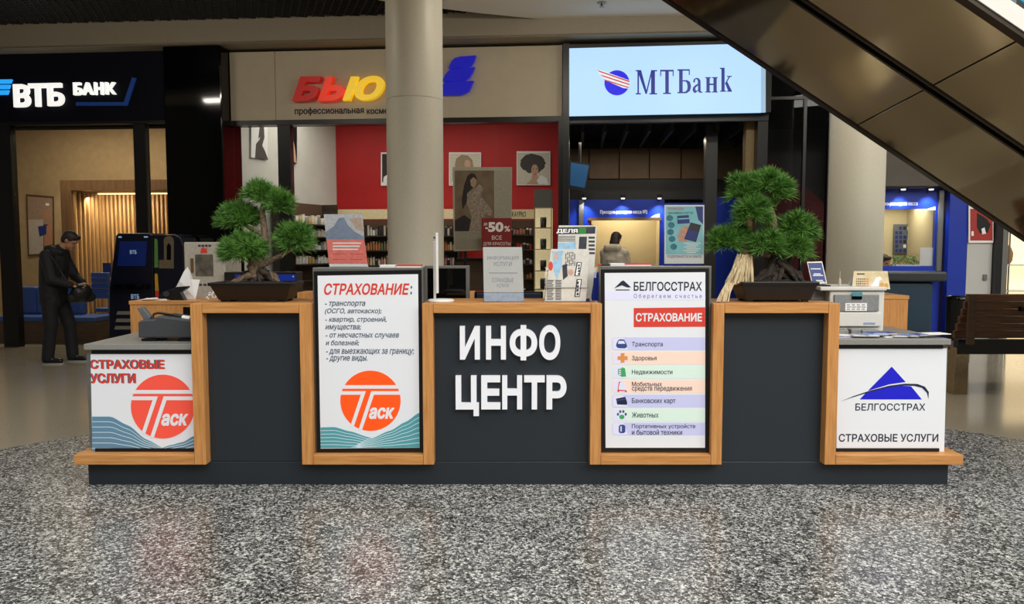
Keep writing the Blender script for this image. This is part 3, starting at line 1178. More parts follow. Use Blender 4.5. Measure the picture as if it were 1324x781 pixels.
# second tall display: insurance kinds in coloured rows
AD = thing('advertising_display', 'tall lit display with coloured rows of insurance kinds and icons', 'display', WF.w(X(847, 586, Yd), Yd + 0.1, zb1))
xa, xb = Xu[3][1] + 0.001, Xu[4][0] - 0.001
part('casing', MB(M_casing).box(WF, xa, xb, Yd, Yd + 0.14, zb1 + 0.001, Z(847, 344, Yd)), AD, bevel=0.004)
part('bezel', MB(M_black).ppoly(WF, [(776.7, 348.5), (916.8, 347), (916.8, 583.5), (778.4, 583.5)], Yd - 0.012, 0.011), AD)
t = Yd - 0.0135
SC = part('screen', MB(Mp_white).ppoly(WF, [(781.8, 353), (912, 352), (911.6, 579), (783, 579)], t, 0.001), AD)
t -= 0.001
hd = MB(Mp_lav2).ppoly(WF, [(782, 377), (912, 377), (912, 388), (782, 388)], t, 0)
hd.use(Mp_navy).ppoly(WF, [(794, 373), (803, 364), (806, 362.5), (809, 365), (816, 371.5), (811, 371.8), (804, 369)], t, 0)
hd.ppoly(WF, [(796, 374.3), (814, 374.3), (814, 375.6), (796, 375.6)], t, 0)
hd.text(WF, 'БЕЛГОССТРАХ', 819.4, 364.3, 907.7, 376.2, t, 0, 0.02)
hd.use(Mp_grytx)
lines(hd, [('О б е р е г а е м   с ч а с т ь е', 819.5, 380, 907.5, 386.8)], t - 0.0005)
part('heading', hd, SC)
bn = MB(Mp_red).ppoly(WF, [(819.4, 398.3), (911.8, 397.3), (911.8, 422.6), (819.4, 423)], t, 0)
bn.use(Mp_white).text(WF, 'СТРАХОВАНИЕ', 822, 404.8, 907.7, 415.8, t - 0.0008, 0, 0.03)
part('red_banner', bn, SC, 'red banner with white word')
rows = [(436.3, 452.8, Mp_lav, [('Транспорта', 817, 442, 857, 449.3)]), (455, 471.2, Mp_peach, [('Здоровья', 817, 460, 849, 467.3)]),
        (473, 489.5, Mp_mint, [('Недвижимости', 817, 478, 869.5, 485)]), (491.5, 508, Mp_peach, [('Мобильных', 817, 493.6, 856, 499.6), ('средств передвижения', 817, 500.3, 894.5, 507)]),
        (510.3, 526.8, Mp_lav, [('Банковских карт', 817, 514.8, 873.5, 523)]), (528.6, 544.7, Mp_mint, [('Животных', 817, 533.2, 851.5, 540)]),
        (546.5, 562.7, Mp_lav, [('Портативных устройств', 817, 548.2, 899, 555), ('и бытовой техники', 817, 555.3, 882, 562.4)])]
for k, (ya, yb, m, tx) in enumerate(rows):
    mb = MB(m).ppoly(WF, [(794, ya), (911.7, ya), (911.7, yb), (794, yb), (791.5, yb - 2), (791.5, ya + 2)], t, 0)
    mb.use(Mp_lav2).ppoly(WF, [(794, ya + .7), (806, ya + .7), (812, yb - .7), (794, yb - .7), (792.3, yb - 2), (792.3, ya + 2)], t - 0.0004, 0)
    mb.use(Mp_navy)
    lines(mb, tx, t - 0.0008, None, 0, 0.012)
    ym = (ya + yb) / 2
    tt = t - 0.0008
    if k == 0:
        mb.use(Mp_icon).ppoly(WF, [(796.5, ym + 3), (797, ym - .5), (799.5, ym - 5), (802, ym - 6), (807, ym - 5.5), (810, ym), (811, ym + 4), (808, ym + 6), (799, ym + 5.5)], tt, 0)
        mb.use(Mp_lav2).ppoly(WF, [(800, ym - 3.8), (806.5, ym - 3.8), (808.5, ym), (798.8, ym)], tt - 0.0004, 0)
    elif k == 1:
        mb.use(Mp_tan)
        mb.ppoly(WF, [(802.5, ym - 6.5), (807.5, ym - 6.5), (807.5, ym + 6), (802.5, ym + 6)], tt, 0)
        mb.ppoly(WF, [(798.5, ym - 2.5), (811.5, ym - 2.5), (811.5, ym + 2.5), (798.5, ym + 2.5)], tt - 0.0003, 0)
    elif k == 2:
        mb.use(Mp_green).ppoly(WF, [(799, ym - 4), (804, ym - 5), (804, ym - 6.5), (808, ym - 5), (809, ym + 1), (809.5, ym + 5.5), (804, ym + 6), (799, ym + 3)], tt, 0)
        mb.use(Mp_lav2)
        for u in range(3):
            mb.ppoly(WF, [(800, ym - 3 + u * 2.6), (803, ym - 3 + u * 2.6), (803, ym - 1.6 + u * 2.6), (800, ym - 1.6 + u * 2.6)], tt - 0.0004, 0)
    elif k == 3:
        mb.use(Mp_red)
        mb.ppoly(WF, [(800.2, ym - 6), (802.8, ym - 6.2), (802.4, ym - 5.3), (801.2, ym - 5), (799.6, ym + 4), (810, ym + 5), (810, ym + 6.2), (798.4, ym + 5.6)], tt, 0)
        mb.pdisc(WF, 799.5, ym + 5.8, 1.3, 1.3, tt - .0004, 0, 10)
        mb.pdisc(WF, 809.3, ym + 6, 1.3, 1.3, tt - .0004, 0, 10)
    elif k == 4:
        mb.use(Mp_navy).ppoly(WF, [(796.5, ym - 3), (808.5, ym - 5.5), (811, ym + 2), (810.5, ym + 5), (798, ym + 4.5)], tt, 0)
        mb.use(Mp_icon).ppoly(WF, [(796.8, ym - 1.5), (808.9, ym - 3.4), (809.4, ym - 2), (797.2, ym)], tt - 0.0004, 0)
    elif k == 5:
        mb.use(Mp_green).pdisc(WF, 804, ym + 2.5, 3.4, 3, tt, 0, 14)
        mb.use(Mp_grytx)
        for xx, yy in [(799, ym - 1), (802, ym - 4.5), (806, ym - 4.5), (809, ym - 1)]:
            mb.pdisc(WF, xx, yy, 1.5, 1.9, tt, 0, 10)
    else:
        mb.use(Mp_icon).ppoly(WF, [(800, ym + 4), (800, ym - 3.5), (802, ym - 5.5), (806.5, ym - 5.5), (808.5, ym - 3.5), (808.5, ym + 4), (806.5, ym + 5.5), (802, ym + 5.5)], tt, 0)
        mb.use(Mp_lav).ppoly(WF, [(802, ym - 3.5), (804, ym - 3.5), (804, ym + 3.5), (802, ym + 3.5)], tt - .0004, 0)
    part('list_row', mb, SC, ['lavender row with car icon', 'peach row with cross icon', 'mint row with building icon', 'peach row with scooter icon',
                              'lavender row with bank card icon', 'mint row with paw icon', 'lavender row with gadget icon'][k])

# light box on the first low desk
Ys = Yb + 0.012
LB = thing('light_box', 'lit advertising box with red heading, coral disc and blue waves below the register', 'light box', WF.w(X(182, 587, Ys), Ys + 0.02, zb1 + 0.022))
xi = Xu[0][0] - 0.002
part('casing', MB(M_casing).box(WF, X(113.5, 520, Ys), xi, Ys + 0.004, Ys + 0.045, zb1 + 0.024, Z(180, 457, Ys)), LB)
t = Ys
SC = part('screen', MB(Mp_white).ppoly(WF, [(117, 458), (251, 458), (251, 586.5), (119.5, 586.5)], t, 0.003), LB)
t -= 0.001
part('heading', MB(Mp_grytx).text(WF, 'СТРАХОВЫЕ', 116, 465, 211.5, 477, t, 0, 0.04).text(WF, 'УСЛУГИ', 116, 482.6, 174.5, 495.5, t, 0, 0.04)
     .use(Mp_red).text(WF, 'СТРАХОВЫЕ', 117.3, 465.4, 213.3, 477.4, t - 0.0006, 0, 0.035).text(WF, 'УСЛУГИ', 117.3, 483, 176, 495.9, t - 0.0006, 0, 0.035), SC)
wv = MB(Mp_slate)
b_ = lambda x: 586.2
wave(wv, xr(119, 236), interp([(118, 538), (143, 538), (165, 549), (190, 568), (214, 580), (236, 586)]), b_, t, 7, Mp_line)
wv.use(Mp_slate)
wave(wv, xr(205, 251), interp([(205, 580), (220, 575), (236, 571), (251, 563)]), b_, t - 0.001, 5, Mp_line)
part('wave_print', wv, SC)
lgm = MB()
task_logo(lgm, 210.5, 525.7, 41.3, t - 0.002, 250.8, Mp_coral)
part('logo', lgm, SC, 'coral disc with a white T and lettering')

# light box on the other low desk
LB = thing('light_box', 'lit white advertising box with blue triangle emblem below the printer', 'light box', WF.w(X(1152, 587, Ys), Ys + 0.02, zb1 + 0.022))
xi = Xu[5][1] + 0.002
part('casing', MB(M_casing).box(WF, xi, X(1223.5, 520, Ys), Ys + 0.004, Ys + 0.045, zb1 + 0.024, Z(1150, 449, Ys)), LB)
t = Ys
SC = part('screen', MB(Mp_white).ppoly(WF, [(1083.5, 451), (1224.3, 450.5), (1220.8, 584.5), (1081.5, 584.5)], t, 0.003), LB)
t -= 0.001
em = MB(Mp_blue).ppoly(WF, [(1153, 474), (1171, 494), (1150, 497), (1122, 505.5)], t, 0)
em.ppoly(WF, [(1119, 508.5), (1140, 502), (1163, 498.5), (1178, 499.5), (1192, 516.5), (1111.5, 516.5)], t, 0)
em.use(Mp_navy)
arc = [(1087, 519), (1104, 512), (1125, 505), (1150, 498.6), (1170, 496), (1186, 496.4), (1196, 500), (1201, 507), (1200.5, 516),
       (1198.5, 508), (1192, 501.5), (1182, 499), (1168, 498.6), (1148, 501), (1122, 507.8), (1102, 514)]
for a, b in zip(range(0, 8), range(15, 7, -1)):
    pass
em.ppoly(WF, arc, t - 0.0006, 0)
part('emblem', em, SC, 'blue triangle crossed by a dark swoosh')
part('company_lettering', MB(Mp_navy).text(WF, 'БЕЛГОССТРАХ', 1106, 521.6, 1196.5, 531, t, 0, 0.015), SC)
part('service_lettering', MB(Mp_navy).text(WF, 'СТРАХОВЫЕ УСЛУГИ', 1084.5, 561, 1213.2, 571.3, t, 0, 0.02), SC)

# ------------------------------------------------------------------ bonsai
M_needle = mat('pine needles', (34, 78, 24), 0.5, rgb2=(112, 164, 66), scale=30)
M_bark = mat('pine bark', (84, 66, 50), 0.85, rgb2=(140, 118, 96), scale=60, bump=0.5)
M_root = mat('dark root wood', (22, 18, 16), 0.85, rgb2=(70, 58, 48), scale=40, bump=0.5)
M_pot = mat('black glazed pot', (7, 7, 9), 0.35)
M_soil = mat('pot soil', (38, 32, 27), 0.95, var=0.2, scale=90, bump=0.6)
M_straw = mat('bleached driftwood', (170, 146, 104), 0.8, rgb2=(226, 210, 174), scale=10, stretch=(10, 10, 1), bump=0.3)


def needle_pad(name, parent, c, r, n_buds, n_need, seed, ln=0.062):
    rnd = random.Random(seed)
    mb = MB(M_needle)
    for i in range(n_buds):
        q = rnd.random() * 2 * math.pi
        h = rnd.random() ** 0.8 * 1.35 - 0.35
        k = math.sqrt(max(0, 1 - h * h)) if h > 0 else 1
        rad = rnd.random() ** 0.4
        bd = Vector((math.cos(q) * k * r[0] * rad * 0.62, math.sin(q) * k * r[1] * rad * 0.62, h * r[2] * 0.60 * (0.4 + 0.6 * rad)))
        d0 = Vector((bd.x / r[0], bd.y / r[1], bd.z / r[2] + 0.55)).normalized()
        for j in range(n_need):
            v = Vector((rnd.gauss(0, 1), rnd.gauss(0, 1), rnd.gauss(0, 1))).normalized()
            d = (d0 * 0.7 + v).normalized()
            if d.dot(d0) < -0.1:
                d = (d + d0 * 0.9).normalized()
            L = ln * rnd.uniform(0.7, 1.1)
            s = d.cross(Vector((rnd.gauss(0, 1), rnd.gauss(0, 1), rnd.gauss(0, 1)))).normalized() * 0.0017
            p = c + bd
            m = p + d * L * 0.55 + Vector((0, 0, -0.002))
            e = p + d * L + Vector((0, 0, -0.006))
            mb.add([p - s * 0.6, p + s * 0.6, m + s, m - s, e], [(0, 1, 2, 3), (3, 2, 4)], True)
    return part(name, mb, parent)


def rect_pot(mb, c, a, b, h, flare, rim):
    def ring(w_, d_, z):
        return [c + Vector((x * w_, y * d_, z)) for x, y in ((-1, -1), (1, -1), (1, 1), (-1, 1))]
    lv = [ring(a - flare, b - flare, 0.012), ring(a - 0.012, b - 0.012, h - rim), ring(a, b, h - rim), ring(a, b, h), ring(a - 0.016, b - 0.016, h), ring(a - 0.02, b - 0.02, h - 0.02)]
    vs = sum(lv, [])
    fs_ = [(3, 2, 1, 0)]
    for i in range(len(lv) - 1):
        for k in range(4):
            fs_.append((i * 4 + k, i * 4 + (k + 1) % 4, (i + 1) * 4 + (k + 1) % 4, (i + 1) * 4 + k))
    fs_.append(tuple(range(20, 24)))
    mb.add(vs, fs_)
    for x in (-1, 1):
        for y in (-1, 1):
            p = c + Vector((x * (a - flare - 0.03), y * (b - flare - 0.02), 0))
            mb.box(WF, p.x - 0.02, p.x + 0.02, p.y - 0.015, p.y + 0.015, p.z, p.z + 0.014)


def on_px(x, y, Y):
    a, b = PX(x, y, Y)
    return Vector((a, Y, b))


Yt = Yw + 0.23
k_ = Yt / 1000.0
c = Vector((X(333, 392, Yt), Yt, ztop))
B1 = thing('bonsai', 'bonsai pine with four separate round needle pads in a black pot', 'bonsai', c)
mb = MB(M_pot)
rect_pot(mb, c, 0.265, 0.145, 0.125, 0.05, 0.022)
part('pot', mb, B1, bevel=0.004)
part('soil', MB(M_soil).ell(c + Vector((0, 0, 0.105)), (0.235, 0.118, 0.03), 20), B1)
tr = MB(M_bark)
P = lambda x, y, dy=0.0: on_px(x, y, Yt + dy)
tr.tube([P(330, 371), P(334, 358), P(328, 345), P(336, 330), P(343, 312), P(341, 290), P(339, 272), P(342, 256)], [0.06, 0.05, 0.045, 0.034, 0.024, 0.02, 0.018, 0.012], 10)
part('trunk', tr, B1)
br = MB(M_bark)
br.tube([P(331, 343), P(320, 335), P(312, 325)], [0.026, 0.018, 0.012], 8)
br.tube([P(339, 303, 0.0), P(325, 296, 0.02), P(312, 288, 0.03)], [0.018, 0.014, 0.01], 8)
br.tube([P(334, 345), P(352, 336, -0.01), P(368, 328, -0.02), P(380, 320, -0.02)], [0.024, 0.018, 0.014, 0.01], 8)
br.tube([P(341, 270), P(352, 262, -0.02), P(362, 262, -0.03)], [0.014, 0.011, 0.008], 8)
part('branch', br, B1)
rt = MB(M_root)
rnd = random.Random(3)
for i in range(26):
    a = rnd.uniform(0, 6.28)
    rt.use(M_bark if i % 2 else M_root)
    x0_ = P(334 + rnd.uniform(-8, 12), 352 + rnd.uniform(-4, 6), rnd.uniform(-.04, .04))
    e = c + Vector((math.cos(a) * rnd.uniform(.1, .2), math.sin(a) * rnd.uniform(.05, .1), 0.122))
    m_ = (x0_ + e) / 2 + Vector((rnd.gauss(0, .02), rnd.gauss(0, .01), 0.02))
    rt.tube([x0_, m_, e], [0.024, 0.022, 0.008], 7)
part('roots', rt, B1)
for k, (x, y, rx, ry, dy, nb) in enumerate([(336, 256, 28, 18, 0.0, 28), (360, 268, 22, 18, -0.03, 22), (309, 286, 36, 22, 0.05, 38), (315, 329, 41, 27, -0.05, 52), (381, 315, 31, 27, -0.03, 42)]):
    needle_pad('needle_pad', B1, P(x, y, dy), (rx * k_ * 1.04, rx * k_ * 0.8, ry * k_ * 1.42), nb * 2, 62, 10 + k, 0.084)

c = Vector((X(993, 390, Yt), Yt, ztop))
B2 = thing('bonsai', 'fuller bonsai pine with merged needle pads and pale driftwood in a black pot', 'bonsai', c)
mb = MB(M_pot)
rect_pot(mb, c + Vector((0.03, 0, 0)), 0.245, 0.145, 0.13, 0.04, 0.026)
part('pot', mb, B2, bevel=0.004)
part('soil', MB(M_soil).ell(c + Vector((0.03, 0, 0.11)), (0.2, 0.118, 0.035), 20), B2)
tr = MB(M_root)
tr.tube([P(990, 372), P(998, 352), P(1003, 336), P(1001, 318)], [0.05, 0.055, 0.05, 0.04], 10)
tr.tube([P(1016, 368), P(1016, 350), P(1008, 335)], [0.05, 0.05, 0.03], 10)
rnd = random.Random(21)
for i in range(20):
    a0_ = P(1002 + rnd.uniform(-14, 22), 345 + rnd.uniform(-12, 10), rnd.uniform(-.06, .05))
    a1_ = P(1004 + rnd.uniform(-34, 38), 367, rnd.uniform(-.09, .07))
    tr.tube([a0_, (a0_ + a1_) / 2 + Vector((rnd.gauss(0, .015), rnd.gauss(0, .015), 0.015)), a1_], [0.018, 0.022, 0.010], 7)
part('stump', tr, B2)
tb = MB(M_bark)
tb.tube([P(1002, 325), P(1003, 300), P(998, 276), P(990, 255)], [0.034, 0.026, 0.02, 0.014], 10)
tb.tube([P(995, 330, -.02), P(975, 322, -.03), P(955, 318, -.03)], [0.025, 0.016, 0.01], 8)
tb.tube([P(1003, 322), P(1018, 312), P(1034, 306)], [0.024, 0.016, 0.01], 8)
tb.tube([P(998, 286), P(984, 285, -.02), P(972, 284, -.02)], [0.016, 0.012, 0.009], 8)
part('trunk', tb, B2)
dw = MB(M_straw)
rnd = random.Random(5)
for i in range(46):
    a = rnd.uniform(-1, 1)
    top = P(963 + a * 9, 331 + rnd.uniform(-3, 4), -0.10 + rnd.uniform(-.02, .02))
    mid = P(960 + a * 13, 350, -0.11 + rnd.uniform(-.02, .02))
    bot = P(956 + a * 18, 366 + rnd.uniform(-2, 2), -0.11 + rnd.uniform(-.02, .02))
    dw.tube([top, mid, bot], [0.006, 0.009, 0.006], 6)
for i in range(22):
    a = rnd.uniform(-1, 1)
    dw.tube([P(944 + a * 5, 366, -0.16), P(938 + a * 6, 378, -0.175), P(934 + a * 8, 390, -0.18)], [0.005, 0.004, 0.003], 6)
part('driftwood', dw, B2, 'pale bleached driftwood skirt hanging over the pot')
for k, (x, y, rx, ry, dy, nb) in enumerate([(962, 250, 27, 24, 0.02, 32), (990, 243, 36, 20, 0.0, 38), (1012, 254, 15, 20, -0.02, 16), (974, 280, 29, 25, -0.06, 38), (938, 317, 30, 20, -0.03, 34), (1030, 302, 32, 28, 0.0, 40), (990, 322, 30, 23, -0.08, 36), (1028, 326, 25, 20, -0.06, 28), (952, 308, 20, 18, 0.0, 18)]):
    needle_pad('needle_pad', B2, P(x, y, dy), (rx * k_ * 1.04, rx * k_ * 0.8, ry * k_ * 1.42), nb * 2, 62, 30 + k, 0.084)

# ------------------------------------------------------------------ things on the counter top
Yi = Yw + 0.16
# desk lamp
p = on_px(570, 391, Yi)
p.z = ztop
LP = thing('desk_lamp', 'white folded desk lamp with a round base beside the black monitor', 'lamp', p)
q_ = Yi / 1000
part('base', MB(M_white).lathe(p, [(0.083, 0.0), (0.086, 0.004), (0.086, 0.012), (0.07, 0.018), (0.02, 0.02)], 36), LP)
z1 = PX(565, 301, Yi)[1]
x1 = X(565.5, 340, Yi)
x2 = X(561.5, 340, Yi)
part('stem', MB(M_white).box(WF, x2 - 0.008, x2 + 0.008, Yi + 0.01, Yi + 0.03, ztop + 0.018, PX(561, 312, Yi)[1]), LP, bevel=0.004)
part('lamp_head', MB(M_white).box(WF, x1 - 0.009, x1 + 0.009, Yi - 0.035, Yi - 0.005, ztop + 0.055, z1), LP, bevel=0.005)
part('hinge', MB(M_steel).tube([Vector((x2, Yi + 0.02, z1 - 0.03)), Vector((x1, Yi - 0.02, z1 - 0.03))], 0.007, 10), LP)

# acrylic sign holder with a white sheet
fr = lean(650.5, 391, Yi - 0.02, 9)
p = on_px(650.5, 391, Yi)
p.z = ztop
SH = thing('sign_holder', 'clear acrylic sign holder with a white printed notice beside the newspapers', 'sign holder', p)
sheet = MB(M_paper).ppoly(fr, [(624.5, 319.5), (675, 319.5), (677, 378), (625.5, 378)], 0.004, 0.002)
sheet.use(mat('pale blue paper', (200, 216, 242), 0.7)).ppoly(fr, [(625.5, 378.5), (677, 378.5), (677.5, 391), (626, 391)], 0.004, 0.002)
sheet.use(mat('faint grey print', (150, 156, 172), 0.8))
lines(sheet, [('ИНФОРМАЦИЯ', 630, 331, 670.5, 336.5), ('УСЛУГИ', 638, 338.5, 661.5, 344), ('СТРАХОВЫЕ', 636.5, 359.5, 664, 365), ('УСЛУГИ', 642, 367, 657.5, 371.5)], 0.0034, fr)
sheet.ppoly(fr, [(632, 352.6), (669, 352.6), (669, 353.4), (632, 353.4)], 0.0034, 0)
part('notice', sheet, SH, 'white sheet with pale blue footer')
part('holder', MB(M_clear).ppoly(fr, [(623.5, 317.5), (676.5, 317.5), (678, 392), (624.5, 392)], 0.0005, 0.002)
     .box(WF, X(625, 391, Yi), X(677.5, 391, Yi), Yi - 0.03, Yi + 0.09, ztop, ztop + 0.004), SH)

# newspapers in a rack
def ztopfix(y, Y):
    return max(ztop, PX(700, y, Y)[1])


def newspaper(lab, pts, Y, fr, draw, th=0.012):
    mb = MB(mat('newsprint', (206, 204, 196), 0.9, var=0.03)).ppoly(fr, pts, 0, th)
    draw(mb, fr)
    return solo('newspaper', mb, lab, 'newspaper', 'newspapers in the clear rack')


M_nink = mat('newspaper ink', (58, 60, 66), 0.9, var=0.1)
M_nblue = mat('newspaper pale blue', (150, 190, 216), 0.9)
M_ngr = mat('newspaper green', (56, 128, 60), 0.9)
M_nskin = mat('newspaper flesh tone', (206, 160, 140), 0.9)


def draw_back(mb, fr):
    mb.use(M_nink).ppoly(fr, [(721.5, 294), (770.0, 293), (769.5, 302), (721, 303)], -0.001, 0)
    mb.use(M_paper).text(fr, 'ДЕЛЯ', 719.6, 296, 747, 302, -0.002, 0, 0.04)
    mb.use(M_ngr).ppoly(fr, [(748.5, 294.5), (758, 294.3), (757.5, 301.8), (748, 302)], -0.0025, 0)
    mb.use(M_nblue).ppoly(fr, [(722, 314), (745, 313), (744, 324), (721, 325)], -0.001, 0)
    mb.use(M_nink)
    mb.ppoly(fr, [(749, 306), (759, 306), (758, 323), (748, 323)], -0.001, 0)
    for k in range(5):
        mb.ppoly(fr, [(761, 306 + k * 5), (769, 306 + k * 5), (769, 308.6 + k * 5), (761, 308.6 + k * 5)], -0.001, 0)
    for k in range(4):
        mb.ppoly(fr, [(721, 305.5 + k * 2), (744, 305.2 + k * 2), (744, 306 + k * 2), (721, 306.3 + k * 2)], -0.001, 0)


def draw_front(mb, fr):
    mb.use(M_nink)
    for a in range(6):
        for b_ in range(9):
            if (a + b_ * 2) % 5:
                x = 731 + a * 2.3
                mb.ppoly(fr, [(x, 326 + b_ * 2.0), (x + 1.3, 326 + b_ * 2.0), (x + 1.1, 327.5 + b_ * 2), (x - .1, 327.5 + b_ * 2)], -0.001, 0)
    for b_ in range(14):
        mb.ppoly(fr, [(707, 362 + b_ * 1.9), (716 - (b_ % 3), 362 + b_ * 1.9), (716 - (b_ % 3), 363 + b_ * 1.9), (707, 363 + b_ * 1.9)], -0.001, 0)
        mb.ppoly(fr, [(718, 362 + b_ * 1.9), (726 - (b_ % 2), 362 + b_ * 1.9), (726, 363 + b_ * 1.9), (718, 363 + b_ * 1.9)], -0.001, 0)
    for ya, yb in [(339, 357), (361, 384)]:
        mb.ppoly(fr, [(745.5, ya), (752.5, ya), (749.5, yb), (742.5, yb)], -0.001, 0)
    mb.use(M_paper)
    for ya, yb in [(340, 356), (362, 383)]:
        mb.ppoly(fr, [(747, ya), (751.2, ya), (748.6, yb), (744.2, yb)], -0.0015, 0)
    mb.use(M_nink)
    for j in range(4):
        mb.ppoly(fr, [(747.5, 342 + j * 3.6), (750, 342 + j * 3.6), (749.4, 344.6 + j * 3.6), (746.9, 344.6 + j * 3.6)], -0.002, 0)
        mb.ppoly(fr, [(745.8, 364 + j * 4.8), (748.6, 364 + j * 4.8), (748, 367.6 + j * 4.8), (745.2, 367.6 + j * 4.8)], -0.002, 0)
    mb.use(M_nblue).ppoly(fr, [(714, 325), (728, 324), (726, 345), (720, 362), (716, 350)], -0.001, 0)
    mb.use(M_nskin).pdisc(fr, 719, 331, 3, 4, -0.0015, 0, 12).pdisc(fr, 738, 352, 3.4, 4.2, -0.0015, 0, 12)
    mb.use(M_nink).ppoly(fr, [(727, 343), (733, 341), (734, 357), (728, 362)], -0.0015, 0)
    mb.use(M_redink).pdisc(fr, 712, 344, 3, 6, -0.0015, 0, 12)


RK = thing('newspaper_rack', 'small clear rack holding two newspapers beside the display with coloured rows', 'rack', Vector((X(740, 391, Yi), Yi + 0.05, ztop)))
fa_ = lean(733, 391, Yi - 0.0, 16)
fb_ = lean(745, 385, Yi + 0.09, 16)
part('tray', MB(M_clear).box(WF, X(705, 391, Yi), X(772, 391, Yi) - 0.02, Yi - 0.02, Yi + 0.17, ztop, ztop + 0.004)
     .ppoly(fb_, [(705, 345), (772, 345), (769, 391), (703, 391)], 0.06, 0.003), RK)
part('side_wire', MB(M_steel).tube([fa_.pw(703.5, 390, -0.006), fa_.pw(705.5, 372, -0.006), fa_.pw(762, 372, -0.006), fa_.pw(763, 390, -0.006)], 0.0022, 6), RK)
newspaper('newspaper with a black masthead standing behind the other one in the rack', [(722.5, 291.5), (769.8, 291.5), (772, 293), (767, 368), (764, 386), (718, 386)], Yi, fb_, draw_back)
newspaper('newspaper in front in the rack showing a vertical headline and people', [(712.5, 322), (760.5, 322), (762, 324), (757.5, 389.5), (704.5, 389.5)], Yi, fa_, draw_front)

# ---- on top of the first display
Ya = Yd + 0.09
zA1 = zA
fr = lean(447, 345.5, Ya, 12, 8)
sh = thing('leaflet_holder', 'clear holder with a red and grey insurance leaflet on the display with the orange disc', 'leaflet', Vector((X(447, 345, Ya), Ya, zA1)))
lf = MB(mat('leaflet coral', (232, 116, 104), 0.6)).ppoly(fr, [(422, 310), (471, 310), (475.5, 341), (425.5, 341)], 0.003, 0.002)
lf.use(mat('leaflet photo grey', (172, 176, 182), 0.6, scale=60, rgb2=(200, 202, 205))).ppoly(fr, [(418.5, 277), (469, 276.8), (471, 310), (422, 310)], 0.003, 0.002)
lf.use(mat('leaflet dusk blue', (120, 134, 156), 0.6)).ppoly(fr, [(421, 300), (432, 292), (438, 282), (445, 281), (449, 290), (458, 299), (470, 306), (470.6, 309.8), (422, 309.8)], 0.0025, 0)
lf.use(mat('leaflet sepia', (186, 160, 140), 0.6)).ppoly(fr, [(452, 283), (467, 281), (470, 300), (460, 296)], 0.0024, 0)
lf.use(M_paper).ppoly(fr, [(425.5, 341.2), (475.5, 341.2), (476, 345.2), (426, 345.2)], 0.003, 0.002)
for k in range(3):
    lf.ppoly(fr, [(430, 313.5 + k * 4), (467 - k * 2, 313.5 + k * 4), (467 - k * 2, 315.3 + k * 4), (430, 315.3 + k * 4)], 0.0025, 0)
lf.use(mat('leaflet thin line', (200, 70, 62), 0.6))
for x, y in [(430, 328), (452, 328), (430, 335), (452, 335)]:
    lf.ppoly(fr, [(x, y), (x + 17, y), (x + 17, y + 0.8), (x, y + 0.8)], 0.0025, 0)
part('leaflet', lf, sh)
part('holder', MB(M_clear).ppoly(fr, [(417.5, 273.5), (470, 276), (476.5, 345.8), (425.5, 345.8)], 0, 0.002).box(WF, X(428, 345, Ya), X(474, 345, Ya), Ya - 0.02, Ya + 0.07, zA1, zA1 + 0.004), sh)
zB1 = Z(847, 344, Yd)
for x0, x1, z_, lab, m in [(493, 513, zA1, 'thin white booklet lying on the display with the orange disc', M_paper), (513.5, 545, zA1, 'thin red booklet lying on the display with the orange disc', mat('red booklet', (214, 70, 60), 0.6)),
                           (788, 806, zB1, 'thin white booklet lying on the display with coloured rows', M_paper), (806.5, 840, zB1, 'thin red booklet lying on the display with coloured rows', MATS['red booklet'])]:
    mb = MB(M_paper).box(WF, X(x0, 345, Ya), X(x1, 345, Ya), Ya - 0.06, Ya + 0.05, z_, z_ + 0.008)
    mb.use(m).box(WF, X(x0, 345, Ya), X(x1, 345, Ya), Ya - 0.061, Ya + 0.05, z_ + 0.008, z_ + 0.016)
    solo('booklet', mb, lab, 'booklet', 'booklets on the tall displays')
pen = thing('ballpoint_pen', 'dark ballpoint pen lying on the display with coloured rows', 'pen', Vector((X(780, 344, Ya), Ya - .03, zB1)))
part('barrel', MB(M_black).tube([Vector((X(777, 344, Ya), Ya - 0.03, zB1 + 0.006)), Vector((X(787.4, 344, Ya), Ya - 0.03, zB1 + 0.006))], 0.006, 8), pen)
part('tip', MB(M_redink).tube([Vector((X(771, 344, Ya), Ya - 0.03, zB1 + 0.005)), Vector((X(776.9, 344, Ya), Ya - 0.03, zB1 + 0.006))], [0.002, 0.006], 8), pen)

# teal poster on the second display
fr = lean(885, 341.5, Ya + 0.03, 6)
sh = thing('poster_holder', 'clear holder with a turquoise bank card poster on the display with coloured rows', 'poster', Vector((X(885, 342, Ya), Ya + 0.03, zB1)))
M_teal = mat('poster turquoise', (120, 196, 200), 0.5, scale=5, rgb2=(160, 214, 222))
M_pblue = mat('poster deep blue', (24, 44, 120), 0.5)
M_pdkt = mat('poster dark teal', (30, 120, 136), 0.5)
po = MB(M_paper).ppoly(fr, [(859, 265), (910.6, 265), (910, 341), (859, 341)], 0.003, 0.002)
po.use(M_teal).ppoly(fr, [(861, 267), (909, 267), (908.8, 329), (861, 329)], 0.0024, 0)
po.use(M_pblue).ppoly(fr, [(899, 267), (909, 267), (909, 290), (903, 284)], 0.0018, 0)
po.use(M_redink)
lines(po, [('РЕКОМЕНДУЕМ', 864, 268.5, 884, 272)], 0.0014, fr)
po.use(M_ink)
lines(po, [('МАКСИМУМ С КАРТОЙ', 864, 273, 896, 277), ('ПОДРОБНОСТИ В ОФИСЕ', 863, 329.8, 907, 334)], 0.0014, fr)
po.use(M_pdkt)
for x, y in [(866, 282), (868, 291), (867, 300), (869, 309), (871, 319)]:
    po.pdisc(fr, x, y, 4.4, 4.0, 0.0018, 0, 16)
po.use(M_pblue).ppoly(fr, [(875.5, 279), (890.5, 278), (892, 288.5), (876, 289.5)], 0.0016, 0)
